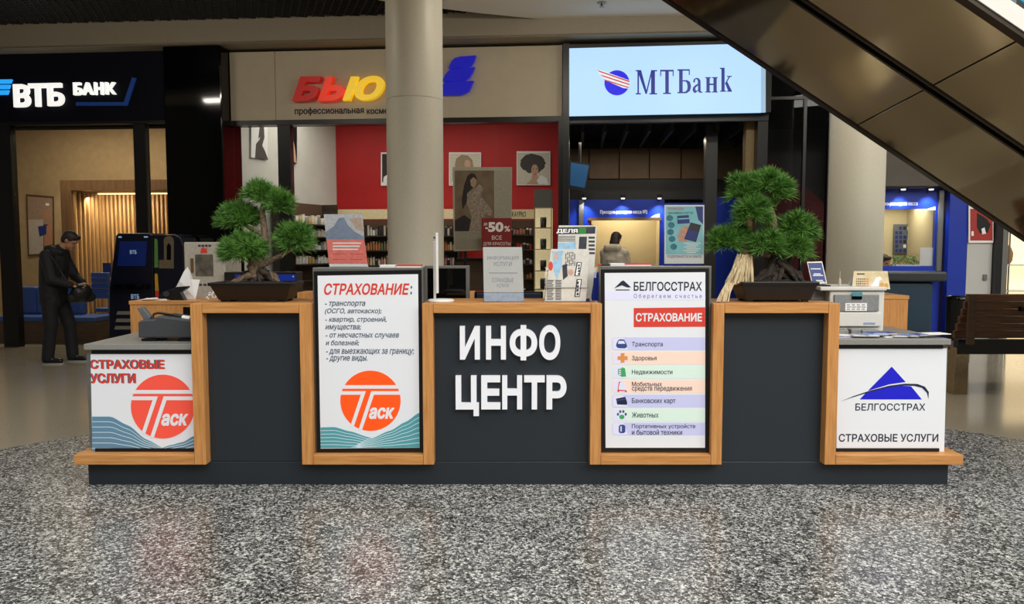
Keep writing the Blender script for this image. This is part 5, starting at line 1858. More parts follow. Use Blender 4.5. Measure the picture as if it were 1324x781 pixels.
# ------------------------------------------------------------------ cosmetics shop
M_lab = mat('shelf header', (206, 190, 150), 0.6, emit=0.12)
M_shelf = mat('shelf board', (60, 52, 46), 0.5)
M_bkd = mat('shelf back', (96, 74, 58), 0.6)
BC = [mat('bottle ' + n_, c_, 0.35) for n_, c_ in [('cream', (212, 204, 184)), ('amber', (186, 120, 66)), ('white', (224, 224, 218)), ('black', (34, 32, 32)), ('olive', (96, 112, 82)), ('rose', (186, 130, 124)), ('grey', (140, 140, 140)), ('gold', (196, 156, 84))]]


def bottle_mesh(mb, p, r, h, kind, m, cap):
    mb.use(m)
    if kind == 0:
        mb.lathe(p, [(r, 0), (r, h * .72), (r * .45, h * .8)], 10)
        mb.use(cap).lathe(p + Vector((0, 0, h * .8)), [(r * .42, 0), (r * .42, h * .2)], 8)
    elif kind == 1:
        mb.lathe(p, [(r * .9, 0), (r, h * .85), (r * .95, h * .86)], 10)
        mb.use(cap).lathe(p + Vector((0, 0, h * .86)), [(r * .98, 0), (r * .9, h * .14)], 10)
    else:
        mb.lathe(p, [(r * 1.15, 0), (r * 1.15, h * .5), (r * .9, h * .55)], 10)
        mb.use(cap).lathe(p + Vector((0, 0, h * .55)), [(r * 1.1, 0), (r * 1.1, h * .15), (r * .5, h * .2)], 10)


def shelf_row(fr, x0, x1, y, t, n, hpx, group, label, pal, seed, kind=None):
    """a row of bottles standing on the shelf board whose top is at pixel y"""
    rnd = random.Random(seed)
    xm = (x0 + x1) / 2
    z = fr.px(xm, y, t)[1]
    a0, a1 = fr.px(x0, y, t)[0], fr.px(x1, y, t)[0]
    hh = fr.px(xm, y - hpx, t)[1] - z
    w_ = (a1 - a0) / n
    for k in range(n):
        h = hh * rnd.uniform(0.72, 0.9)
        p = fr.w(a0 + (k + .5) * w_, t + 0.08, z + 0.001)
        mb = MB()
        bottle_mesh(mb, p, w_ * 0.42, h, rnd.randrange(3) if kind is None else kind, rnd.choice(pal), rnd.choice(pal[:1] + [BC[3], BC[2]]))
        solo('cosmetic_bottle', mb, label, 'bottle', group)


def shelving(name_label, fr, x0, x1, ys, ytop, t, dep, header, htext=None):
    o = thing('display_shelf', name_label, 'shelf', fr.w(*(lambda q: (q, t + dep / 2, 0))(fr.px((x0 + x1) / 2, 300, t)[0])), math.atan2(fr.u.y, fr.u.x))
    a0, a1 = fr.px(x0, 310, t)[0], fr.px(x1, 310, t)[0]
    zT_ = fr.px((x0 + x1) / 2, ytop, t)[1]
    part('back_panel', MB(M_bkd).box(fr, a0, a1, t + dep, t + dep + 0.02, 0, zT_), o)
    for a in (a0 - 0.02, a1 + 0.0):
        part('side_panel', MB(M_shelf).box(fr, a, a + 0.02, t - 0.01, t + dep + 0.02, 0, zT_), o)
    for y in ys:
        z = fr.px((x0 + x1) / 2, y, t)[1]
        part('shelf_board', MB(M_shelf).box(fr, a0, a1, t - 0.005, t + dep, z - 0.02, z), o)
    if header:
        part('header', MB(M_lab).box(fr, a0 - 0.02, a1 + 0.02, t - 0.04, t - 0.011, fr.px(x0, header[1], t)[1], fr.px(x0, header[0], t)[1]), o, 'pale lit header strip')
        if htext:
            part('header_text', MB(M_ink).text(fr, htext[0], htext[1], htext[2], htext[3], htext[4], t - 0.0405, 0, 0.02), o)
    return o


tB = T2 - 0.34
shelving('bottle shelf on the red wall half hidden by the round column', FF, 438, 592, [304.5, 323.5, 343, 362, 385], 284, tB, 0.28, (271, 283.5))
hdr = MB(M_ink)
for g_, (x0, x1, n) in enumerate([(466, 505, 11), (571, 590, 6)]):
    side = ['beside the near edge of the round column', 'between the round column and the large portrait'][g_]
    for r_, (y, h, pal, lab) in enumerate([(304.5, 15, [BC[0], BC[2], BC[6], BC[3]], 'top'), (323.5, 15, [BC[1], BC[1], BC[4], BC[0]], 'middle'), (343, 14, [BC[5], BC[3], BC[0], BC[1]], 'lower')]):
        shelf_row(FF, x0, x1, y, tB + 0.02, n, h, 'bottles on the %s shelf %s' % (lab, side), 'small bottle on the %s red wall shelf %s' % (lab, side), pal, r_ * 7 + g_)
# shelf along the grey wall, seen through the bonsai
tG = -0.36
shelving('long pale bottle shelf along the grey side wall behind the bonsai beside the tissues', GF, 375, 436, [290, 306, 323, 341, 362], 262, tG, 0.3, None)
for r_, (y, h, lab) in enumerate([(290, 14, 'top'), (306, 12, 'second'), (323, 13, 'third'), (341, 13, 'lowest')]):
    shelf_row(GF, 378, 434, y, tG + 0.03, 14, h, 'bottles on the %s grey wall shelf' % lab, 'pale bottle on the %s shelf along the grey shop wall' % lab, [BC[0], BC[2], BC[7], BC[6]], 50 + r_)
# nail polish stand and glass cabinet
tN = 1.5
shelving('polish shelf with a lettered header beside the glass cabinet', FF, 656, 690, [303, 322, 341, 360, 380], 284, tN, 0.22, (271, 283), ('KAYPRO', 662, 273.5, 680, 280.5))
for r_, (y, h, lab, pal) in enumerate([(303, 14, 'top', [BC[1], BC[5], BC[3]]), (322, 12, 'second', [MATS['red ink'], BC[3], BC[5]]), (341, 12, 'third', [BC[3], BC[2], BC[6]]), (360, 11, 'fourth', [BC[1], BC[3], BC[7]]), (380, 11, 'lowest', [BC[5], BC[1], BC[3]])]):
    shelf_row(FF, 658, 688, y, tN + 0.02, 7, h, 'polish bottles on the %s polish shelf' % lab, 'little polish bottle on the %s shelf beside the glass cabinet' % lab, pal, 80 + r_, 2)
tQ = 0.9
GC = thing('glass_cabinet', 'tall lit glass cabinet with a grey top behind the newspapers', 'cabinet', FF.w(fs(702, tQ), tQ + .2, 0), FA)
a0, a1 = fs(690.5, tQ), fs(713.5, tQ)
zt_ = fz(702, 245, tQ)
zm_ = fz(702, 268, tQ)
part('top_box', MB(mat('cabinet grey', (112, 110, 102), 0.5)).box(FF, a0, a1, tQ, tQ + 0.36, zm_, zt_), GC)
part('back_panel', MB(mat('cabinet lit back', (226, 206, 160), 0.6, emit=0.6)).box(FF, a0, a1, tQ + 0.33, tQ + 0.36, 0.4, zm_ - 0.001), GC)
part('base', MB(M_casing).box(FF, a0, a1, tQ, tQ + 0.36, 0, 0.399), GC)
for a in (a0, a1 - 0.015):
    part('post', MB(mat('cabinet post', (180, 160, 120), 0.4)).box(FF, a, a + 0.015, tQ, tQ + 0.015, 0.4, zm_ - 0.001), GC)
part('glass', MB(M_clear).box(FF, a0 + 0.016, a1 - 0.016, tQ + 0.003, tQ + 0.008, 0.4, zm_ - 0.001), GC)
for k, y in enumerate((294, 322, 350, 374)):
    z = fz(702, y, tQ)
    part('shelf_board', MB(mat('cabinet shelf', (196, 182, 150), 0.4)).box(FF, a0 + 0.016, a1 - 0.016, tQ + 0.02, tQ + 0.32, z - 0.012, z), GC)
    mb = MB()
    bottle_mesh(mb, FF.w((a0 + a1) / 2, tQ + 0.15, z + 0.001), 0.05, 0.16, 1, BC[3], BC[6])
    solo('boxed_perfume', mb, 'dark jar on the %s shelf of the glass cabinet' % ['top', 'second', 'third', 'lowest'][k], 'jar', 'dark jars in the glass cabinet')

# pictures in the shop
M_pk = mat('photo brown', (120, 98, 76), 0.6, scale=5, rgb2=(150, 126, 98))
M_hair = mat('photo dark hair', (44, 34, 32), 0.7)
M_skin = mat('photo skin', (196, 156, 132), 0.6)
M_dress = mat('photo dress', (140, 118, 102), 0.7, scale=30, rgb2=(196, 178, 160))
tP = 0.45
LPT = thing('portrait_stand', 'large framed portrait of a long haired person in a patterned blouse', 'portrait', FF.w(fs(623, tP), tP, 0), FA)
part('frame', MB(mat('portrait frame', (196, 188, 166), 0.5)).ppoly(FF, [(585, 216), (662, 216), (661, 322), (587, 325)], tP, 0.04), LPT)
pm = MB(M_pk).ppoly(FF, [(588, 220.5), (639, 220.5), (639, 299), (588, 299)], tP - 0.003, 0.002)
pm.use(mat('portrait base strip', (168, 158, 138), 0.6)).ppoly(FF, [(588, 299.5), (660, 299.5), (660, 321), (588.5, 323)], tP - 0.003, 0.002)
pm.use(mat('portrait pale strip', (186, 176, 156), 0.6)).ppoly(FF, [(640, 220.5), (660, 220.5), (660, 299), (640, 299)], tP - 0.003, 0.002)
pm.use(M_hair).ppoly(FF, [(604, 228), (609, 224), (614, 225), (617, 231), (614, 240), (606, 248), (603, 262), (598, 271), (597, 258), (600, 240)], tP - 0.0034, 0)
pm.use(M_skin).ppoly(FF, [(608, 233), (612, 229), (616, 232), (616, 238), (612.5, 243), (609, 240)], tP - 0.004, 0)
pm.use(M_dress).ppoly(FF, [(604, 250), (610, 246), (620, 238), (625, 243), (622, 252), (628, 262), (637, 272), (636, 280), (626, 276), (624, 299), (607, 299), (610, 280), (604, 264)], tP - 0.0037, 0)
pm.use(M_hair).ppoly(FF, [(588, 285), (600, 278), (609, 284), (606, 299), (588, 299)], tP - 0.0036, 0)
part('print', pm, LPT)
part('stand', MB(M_black).box(FF, fs(600, tP + .05), fs(603, tP + .05), tP + 0.041, tP + 0.07, 0, fz(600, 300, tP)).box(FF, fs(645, tP + .05), fs(648, tP + .05), tP + 0.041, tP + 0.07, 0, fz(600, 300, tP)), LPT)


def small_portrait(lab, box, t, draw, fr=FF, frame=None):
    x0, y0, x1, y1 = box
    o = thing('wall_portrait', lab, 'portrait', fr.w(fr.px((x0 + x1) / 2, y1, t)[0], t, fr.px((x0 + x1) / 2, y1, t)[1]), math.atan2(fr.u.y, fr.u.x))
    part('board', MB(frame or M_paper).ppoly(fr, [(x0, y0), (x1, y0), (x1, y1), (x0, y1)], t, 0.02), o)
    mb = MB()
    draw(mb, fr, t - 0.002)
    part('print', mb, o)


def d_afro(mb, fr, t):
    mb.use(mat('photo pale ground', (206, 200, 182), 0.6)).ppoly(fr, [(669, 198), (710.5, 198), (710.5, 238.5), (669, 238.5)], t, 0)
    pts = []
    rnd = random.Random(2)
    for k in range(40):
        q = 2 * math.pi * k / 40
        pts.append((689 + (16 + rnd.uniform(-1, 1)) * math.cos(q), 211.5 + (12.5 + rnd.uniform(-1, 1)) * math.sin(q)))
    mb.use(mat('photo charcoal', (66, 62, 62), 0.7)).ppoly(fr, pts, t - 0.0006, 0)
    mb.use(M_skin).pdisc(fr, 691.5, 220, 4.6, 7.5, t - 0.001, 0, 18)
    mb.ppoly(fr, [(688, 226), (694, 226), (697, 232), (704, 238.5), (680, 238.5), (687, 232)], t - 0.0008, 0)
    mb.use(M_paper).ppoly(fr, [(694, 233), (700, 226), (707, 231), (709, 238), (696, 238)], t - 0.0012, 0)
    mb.use(M_redink).ppoly(fr, [(690, 224.5), (694, 224.5), (692, 226)], t - 0.0014, 0)
    mb.use(M_hair).ppoly(fr, [(688.5, 218), (690.5, 217.5), (690.5, 218.4), (688.5, 218.8)], t - 0.0014, 0)
    mb.ppoly(fr, [(693, 217.5), (695, 218), (695, 218.8), (693, 218.4)], t - 0.0014, 0)


def d_blond(mb, fr, t):
    mb.use(MATS['photo pale ground']).ppoly(fr, [(581.5, 198.5), (621, 198.5), (621, 239), (581.5, 239)], t, 0)
    mb.use(mat('photo ash hair', (150, 132, 106), 0.7)).ppoly(fr, [(588, 214), (590, 205), (597, 200), (605, 201), (611, 207), (612, 216), (606, 224), (592, 222)], t - 0.0006, 0)
    mb.use(M_skin).pdisc(fr, 604.5, 212.5, 4.2, 6, t - 0.001, 0, 16)
    mb.use(M_paper).ppoly(fr, [(589, 221), (600, 218), (612, 219), (618, 228), (618, 238), (584, 238)], t - 0.0012, 0)


small_portrait('square portrait of a person with a large round hairdo on the red wall', (668, 195.5, 711.5, 239.5), T2 - 0.03, d_afro)
small_portrait('square portrait of a fair haired person half behind the large portrait', (580.5, 197, 622, 240), T2 - 0.03, d_blond)


def d_dark(mb, fr, t):
    mb.use(M_hair).ppoly(fr, [(494, 199), (502, 199), (502, 233), (494, 236)], t, 0)
    mb.use(M_paper).ppoly(fr, [(496, 229), (502, 225), (502, 238), (495, 239)], t - 0.0005, 0)


small_portrait('narrow dark portrait on the red wall beside the round column', (492.5, 197, 520, 240), T2 - 0.03, d_dark)


def d_side1(mb, fr, t):
    mb.use(mat('photo grey ink', (70, 66, 62), 0.7)).ppoly(fr, [(330, 204), (331, 186), (336, 180), (338, 166), (341, 160), (342, 178), (339, 188), (343, 196), (347, 207)], t, 0)
    mb.ppoly(fr, [(336, 163), (340, 162), (338, 175), (334, 180)], t - 0.0004, 0)


def d_side2(mb, fr, t):
    mb.use(M_skin).ppoly(fr, [(374, 178), (378, 174), (381, 190), (384, 212), (376, 206)], t, 0)


small_portrait('white line portrait hanging on the grey side wall', (325, 160, 346, 204), -0.03, d_side1, GF)
small_portrait('narrow framed portrait farther along the grey side wall', (373.5, 164, 384, 212), -0.03, d_side2, GF, M_black)
# sale poster on the glass
tZ = -0.01
sl_ = MB(mat('sale poster red', (128, 26, 26), 0.5)).ppoly(FF, [(622.5, 282), (661.5, 282), (661.5, 321), (622.5, 321)], 0.035, 0.004)
sl_.use(M_paper).text(FF, '50', 631, 287, 651, 300, 0.034, 0, 0.045).text(FF, '%', 652, 292, 659.5, 299.5, 0.034, 0, 0.02).text(FF, '-', 627.5, 294, 631, 296, 0.034, 0, 0.02)
sl_.text(FF, 'до', 625.5, 288, 630, 292, 0.034, 0, 0.01).text(FF, 'ВСЕ', 636, 304.5, 649, 310, 0.034, 0, 0.0).text(FF, 'ДЛЯ КРАСОТЫ', 625, 313, 660, 318, 0.034, 0, 0.0)
solo('sale_poster', sl_, 'dark red sale poster with a white percentage on the shop glass', 'poster')
# dark shop counter in the window
mb = MB(M_brown).box(FF, fs(590, 1.0), fs(645, 1.0), 1.0, 1.5, 0, fz(620, 338, 1.0))
mb.use(M_black).box(FF, fs(588, 1.0), fs(647, 1.0), 0.97, 1.53, fz(620, 338, 1.0), fz(620, 334, 1.0))
solo('shop_counter', mb, 'dark shop counter behind the large portrait', 'counter')
pl = FF.w(fs(520, 1.2), 1.0, 3.8)
area('shop_ceiling_lamp', pl, 3.6, 60, (1.0, 0.93, 0.82), sy=1.2, rot=(0, 0, FA))

area('portrait_fill', FF.w(fs(540), 0.22, 3.55), 3.6, 26, (1.0, 0.93, 0.82), sy=0.2, rot=(R(12), 0, FA))  # fill light added behind the glass so the large portrait is not dark

# ------------------------------------------------------------------ second bank
t5 = 2.4
M_bpan = mat('brown fascia panel', (92, 70, 46), 0.5, scale=4, var=0.05)
pn_ = MB(M_bpan)
PB = thing('fascia_band', 'row of dim brown fascia panels above the blue cash booth', 'panelling', FF.w(fs(830, t5), t5, fz(830, 230, t5)), FA)
for x0, x1 in [(737, 761), (762.5, 800), (801.5, 839), (840.5, 880), (881.5, 910)]:
    part('panel', MB(M_bpan).pbox(FF, x0, 192.5, x1, 231, t5, 0.04), PB)
part('rail', MB(M_black).pbox(FF, 735, 232, 985, 258, t5 - 0.01, 0.1).pbox(FF, 735, 168, 985, 191.5, t5 + 0.05, 0.1), PB)
mb = MB(mat('dusky olive wall', (78, 68, 50), 0.7)).box(FF, fs(926, t5), fs(985, t5), t5 + 0.02, t5 + 0.1, 0, fz(950, 170, t5))
struct('wall_6', mb)


def booth(lab, t, x0, x1, yt, yw, xw0, xw1, yb, num, logo):
    """blue cash booth: fascia, frame, window opening, lit room behind"""
    o = thing('cash_booth', lab, 'cash booth', FF.w(fs((x0 + x1) / 2, t), t + .4, 0), FA)
    part('fascia', MB(M_blue).pbox(FF, x0, yt, x1, yw, t, 0.08), o)
    part('jamb', MB(M_blue).box(FF, fs(x0, t), fs(xw0, t), t, t + 0.08, 0, fz(x0, yw, t) - 0.001), o)
    part('jamb', MB(M_blue).box(FF, fs(xw1, t), fs(x1, t), t, t + 0.08, 0, fz(x0, yw, t) - 0.001), o)
    part('sill_panel', MB(M_blue).box(FF, fs(xw0, t), fs(xw1, t), t, t + 0.08, 0, fz(x0, yb, t)), o)
    part('inner_wall', MB(M_cream).box(FF, fs(xw0 - 4, t), fs(xw1 + 4, t), t + 1.1, t + 1.15, 0, fz(x1, yt, t) - 0.05), o)
    part('side_wall', MB(M_cream).box(FF, fs(xw0 - 6, t), fs(xw0 - 4, t), t + 0.1, t + 1.15, 0, fz(x1, yt, t) - 0.05), o)
    part('side_wall', MB(M_cream).box(FF, fs(xw1 + 4, t), fs(xw1 + 6, t), t + 0.1, t + 1.15, 0, fz(x1, yt, t) - 0.05), o)
    part('glass', MB(M_clear).box(FF, fs(xw0, t), fs(xw1, t), t + 0.035, t + 0.043, fz(x0, yb, t) + 0.001, fz(x0, yw, t) - 0.002), o)
    return o


t6 = 2.2
BT = booth('blue cash booth with a lit window behind the newspapers', t6, 737, 859, 258, 281.5, 762, 853, 352, 2, None)
M_spot = mat('booth white lettering', (215, 222, 240), 0.4, emit=0.25, var=0.0)
part('lettering', MB(M_spot).text(FF, 'Приходно-расходная касса №2', 776, 271.5, 837, 277.5, t6 - 0.001, 0, 0.02), BT)
part('badge', MB(M_spot).ppoly(FF, [(841, 281), (846, 278), (853, 276), (853, 281)], t6 - 0.002, 0.001), BT)
part('post', MB(M_steel).box(FF, fs(748.5, t6), fs(754.5, t6), t6 - 0.06, t6 - 0.001, 0, fz(750, 259, t6)), BT)
part('top_rail', MB(M_bpan).pbox(FF, 760, 281.6, 855, 285, t6 - 0.02, 0.019), BT)
bx = fs(807, t6)
pl = FF.w(bx, t6 + 0.7, fz(800, 262, t6))
area('second_bank_fill', FF.w(fs(830), 1.2, fz(820, 153, 0) - 0.16), 2.0, 22, (1.0, 0.86, 0.66), sy=0.3, rot=(0, 0, FA))  # added fill light that lifts the brown fascia panels
area('booth_lamp', pl, 0.9, 15, (1.0, 0.86, 0.58), sy=0.4, rot=(0, 0, FA))
for x in (755, 805, 852):
    p = FF.w(fs(x, t6 - .12), t6 - 0.14, fz(x, 257.5, t6 - .14))
    o = thing('spot_lamp', 'small white spot lamp over the booth fascia, %s' % {755: 'nearest the steel post', 805: 'over the middle of the window', 852: 'nearest the dark bronze post'}[x], 'lamp', p, 0, 'spot lamps over the cash booth')
    part('housing', MB(mat('lamp glow', (255, 255, 250), 0.4, emit=1.0, var=0.0)).lathe(p, [(0.03, 0), (0.035, 0.02)], 14), o)
    part('collar', MB(M_black).lathe(p + Vector((0, 0, 0.021)), [(0.04, 0), (0.04, 0.05)], 14), o)
    part('arm', MB(M_black).tube([p + Vector((0, 0, 0.03)), p + FF.n * 0.142 + Vector((0, 0, 0.03)), p + FF.n * 0.142 + Vector((0, 0, -0.03))], 0.012, 8), o)
    spot('booth_spot', p + Vector((0, 0, -0.01)), p + FF.n * 0.13 - Vector((0, 0, 0.5)), 30, (0.9, 0.95, 1.0), 95, 0.8)
struct('wall_7', MB(M_blue).box(FF, fs(860, t6), fs(911, t6), t6 + 0.05, t6 + 0.12, 0, fz(880, 262, t6)).box(FF, fs(926, t6), fs(962, t6), t6 + 0.02, t6 + 0.1, 0, fz(940, 255, t6)))
# tilted screen
t7 = 1.2
TV = thing('wall_screen', 'tilted blue screen hanging under the ceiling of the second bank', 'screen', FF.w(fs(749, t7), t7, fz(749, 247, t7)), FA)
part('casing', MB(M_black).ppoly(FF, [(736, 207), (764, 212), (758, 248), (735.5, 244)], t7, 0.05), TV)
part('screen', MB(mat('blue teal screen', (26, 74, 116), 0.3, emit=0.5, var=0.05, scale=6)).ppoly(FF, [(738, 210), (761.5, 214), (756, 243), (737, 239.5)], t7 - 0.003, 0.002), TV)
part('bracket', MB(M_black).tube([FF.pw(750, 211, t7 + .03), FF.pw(750, 150, t7 + .03)], 0.02, 8), TV)

# ------------------------------------------------------------------ far side: second booth, blue wall, white panel, lit display
t8 = 0.85
struct('wall_8', MB(mat('grey bulkhead', (84, 76, 66), 0.6, scale=4)).box(FF, fs(1076, t8), fs(1330, t8), t8 - 0.25, t8 + 1.2, fz(1120, 242.5, t8), 4.4))
B2_ = booth('blue cash booth with a dark desk beside the second round column', t8, 1090, 1217, 243.5, 270, 1100, 1209, 344, 3, None)
part('lettering', MB(M_spot).text(FF, 'Приходно-расходная касса', 1128, 260.5, 1186.5, 267, t8 - 0.001, 0, 0.02), B2_)
part('badge', MB(M_spot).ppoly(FF, [(1196, 272), (1202, 269), (1209.5, 267), (1209.5, 271.5)], t8 - 0.002, 0.001), B2_)
bx0, bx1 = 1138, 1220
dk = MB(mat('graphite desk', (52, 56, 60), 0.35))
dk.box(FF, fs(1100, t8 - .2), fs(1221, t8 - .2), t8 - 0.36, t8 - 0.005, fz(1180, 364, t8 - .3), fz(1180, 351, t8 - .3))
part('desk_ledge', dk, B2_, 'dark grey ledge', bevel=0.03)
part('desk_front', MB(mat('teal dark desk front', (34, 58, 76), 0.4)).box(FF, fs(1105, t8 - .2), fs(1208, t8 - .2), t8 - 0.26, t8 - 0.005, 0.08, fz(1180, 364.5, t8 - .3)), B2_, 'deep teal desk front', bevel=0.05)
part('plinth', MB(M_black).box(FF, fs(1105, t8 - .2), fs(1212, t8 - .2), t8 - 0.24, t8 - 0.005, 0, 0.079), B2_)
part('jamb_post', MB(M_casing).box(FF, fs(1211, t8), fs(1217, t8), t8 - 0.05, t8 - 0.002, fz(1215, 350, t8), fz(1215, 246, t8)), B2_)
# things inside the booth
tb_ = t8 + 1.05
bd = MB(mat('notice board grey', (92, 98, 104), 0.6)).pbox(FF, 1156, 290, 1189, 328, tb_, 0.03)
for j in range(6):
    for k in range(6):
        if (j * 3 + k) % 7:
            bd.use([M_paper, MATS['poster deep blue'], MATS['dark blue device']][(j + k) % 3 if j > 1 else 1])
            bd.pbox(FF, 1157.5 + j * 5.2, 293 + k * 5.8, 1161.2 + j * 5.2, 297.2 + k * 5.8, tb_ - 0.003, 0.002)
solo('notice_board', bd, 'grey notice board with rows of small sheets inside the far booth', 'board')
solo('pinned_sheet', MB(M_paper).pbox(FF, 1189.5, 320, 1208.5, 343.5, t8 + 0.0445, 0.006), 'large white sheet at the window of the far booth', 'sheet')
gr_ = MB(M_needle)
rnd = random.Random(6)
tk = t8 + 0.06
pt = thing('potted_plants', 'low green trailing plants in a trough inside the far booth window', 'plants', FF.w(fs(1170, tk), tk, fz(1170, 343, tk) - 0.25), FA)
part('trough', MB(M_white).box(FF, fs(1156, tk), fs(1192, tk), tk, tk + 0.12, 0.0, fz(1170, 342, tk)), pt)
for k in range(260):
    p = FF.w(fs(rnd.uniform(1158, 1191), tk), tk + rnd.uniform(0, .12), fz(1170, 342, tk) + rnd.uniform(0, .12))
    d = Vector((rnd.gauss(0, 1), rnd.gauss(0, 1), rnd.gauss(0.4, 1))).normalized() * 0.035
    s = d.orthogonal().normalized() * 0.012
    gr_.add([p, p + d * .5 + s, p + d, p + d * .5 - s], [(0, 1, 2, 3)])
part('leaves', gr_, pt)
area('booth_lamp_2', FF.w(fs(1165, t8 + .6), t8 + 0.6, fz(1165, 262, t8)), 0.9, 11, (1.0, 0.93, 0.74), sy=0.4, rot=(0, 0, FA))
for x in (1166, 1202):
    p = FF.w(fs(x, t8 - .12), t8 - 0.12, fz(x, 246, t8 - .12))
    o = thing('spot_lamp', 'small white spot lamp over the far booth fascia, %s' % {1166: 'over the window', 1202: 'beside the edge of the escalator'}[x], 'lamp', p, 0, 'spot lamps over the far booth')
    part('housing', MB(MATS['lamp glow']).lathe(p, [(0.03, 0), (0.035, 0.02)], 14), o)
    part('arm', MB(M_black).tube([p + Vector((0, 0, 0.03)), p + FF.n * 0.122 + Vector((0, 0, 0.03)), p + FF.n * 0.122 + Vector((0, 0, -0.03))], 0.012, 8), o)
    spot('booth_spot', p + Vector((0, 0, -0.01)), p + FF.n * 0.11 - Vector((0, 0, 0.5)), 30, (0.92, 0.96, 1.0), 95, 0.8)
t9 = 0.7
struct('wall_9', MB(M_blue).box(FF, fs(1227, t9), fs(1251, t9), t9, t9 + 0.3, 0, 3.4))
struct('wall_10', MB(mat('white wall panel', (190, 190, 186), 0.6, scale=3, var=0.01)).box(FF, fs(1251.5, t9), fs(1284, t9), t9, t9 + 0.3, 0, 3.4))
hp = MB(M_steel).pbox(FF, 1272, 355, 1276.5, 362, t9 - 0.03, 0.029)
solo('door_pull', hp, 'small metal pull on the white panel by the dark post', 'handle')


def d_far(mb, fr, t):
    mb.use(mat('far poster red', (164, 44, 36), 0.6)).ppoly(fr, [(1254.5, 270), (1283.5, 270), (1283.5, 311), (1254.5, 311)], t, 0)
    mb.use(M_black).ppoly(fr, [(1263, 275), (1270, 279), (1276, 283), (1281, 290), (1277, 301), (1267, 302), (1263, 294)], t - 0.0006, 0)
    mb.use(M_paper).ppoly(fr, [(1269, 296), (1273, 294), (1275, 302), (1270, 303)], t - 0.001, 0)
    mb.ppoly(fr, [(1256, 299), (1259, 299), (1259, 305), (1256, 305)], t - 0.001, 0)


small_portrait('red framed poster with a dark figure below the escalator', (1252.5, 265, 1284.5, 314), t9 - 0.03, d_far)
struct('trim_6', MB(M_black).box(FF, fs(1284.5, t9), fs(1292, t9), t9 - 0.1, t9 + 0.2, 0, 3.4))
struct('trim_7', MB(M_casing).box(FF, fs(1292.5, t9), fs(1299.5, t9), t9 - 0.1, t9 + 0.2, 0, 3.4))
# bright show window at the far edge
t10 = 0.9
SW = thing('show_case', 'bright sunlit show case with white shelves at the outer edge', 'show case', FF.w(fs(1330, t10), t10 + .3, 0), FA)
M_show = mat('lit show case back', (246, 222, 176), 0.6, emit=1.1, scale=3, var=0.04)  # emission stands in for sunlight falling into the case
part('back_panel', MB(M_show).box(FF, fs(1300, t10), fs(1440, t10), t10 + 0.5, t10 + 0.55, 0.05, fz(1310, 250, t10)), SW, 'cream back panel with sunlight added as glow')
for y in (342, 376):
    part('shelf_board', MB(M_white).box(FF, fs(1300, t10), fs(1440, t10), t10 + 0.1, t10 + 0.49, fz(1310, y + 2, t10), fz(1310, y, t10)), SW)
part('post', MB(M_steel).box(FF, fs(1311, t10), fs(1312.5, t10), t10 + 0.1, t10 + 0.12, 0, fz(1310, 250, t10)), SW)
part('base', MB(M_bpan).box(FF, fs(1300, t10), fs(1440, t10), t10, t10 + 0.5, 0, 0.049), SW)
mb = MB(mat('woven ochre', (150, 110, 66), 0.7, scale=40))
p = FF.w(fs(1306, t10 + .2), t10 + 0.25, fz(1306, 342, t10) + 0.001)
mb.lathe(p, [(0.04, 0), (0.07, 0.05), (0.08, 0.16), (0.05, 0.24), (0.03, 0.28)], 16)
solo('woven_vase', mb, 'brown woven vase on the lit show case shelf', 'vase')

# ------------------------------------------------------------------ people
M_flesh = mat('skin', (176, 128, 100), 0.55, var=0.03)
M_hairp = mat('dark brown hair', (38, 28, 24), 0.6, scale=60, var=0.15)
M_jack = mat('black jacket', (17, 17, 19), 0.75, var=0.05)
M_trou = mat('black trousers', (13, 14, 19), 0.8)
M_cream2 = mat('cream coat', (196, 188, 172), 0.85, var=0.04)
M_jean = mat('dark jeans', (34, 40, 56), 0.8)
M_knit = mat('grey knit', (84, 84, 92), 0.85)
M_sole = mat('shoe sole', (150, 150, 148), 0.6)


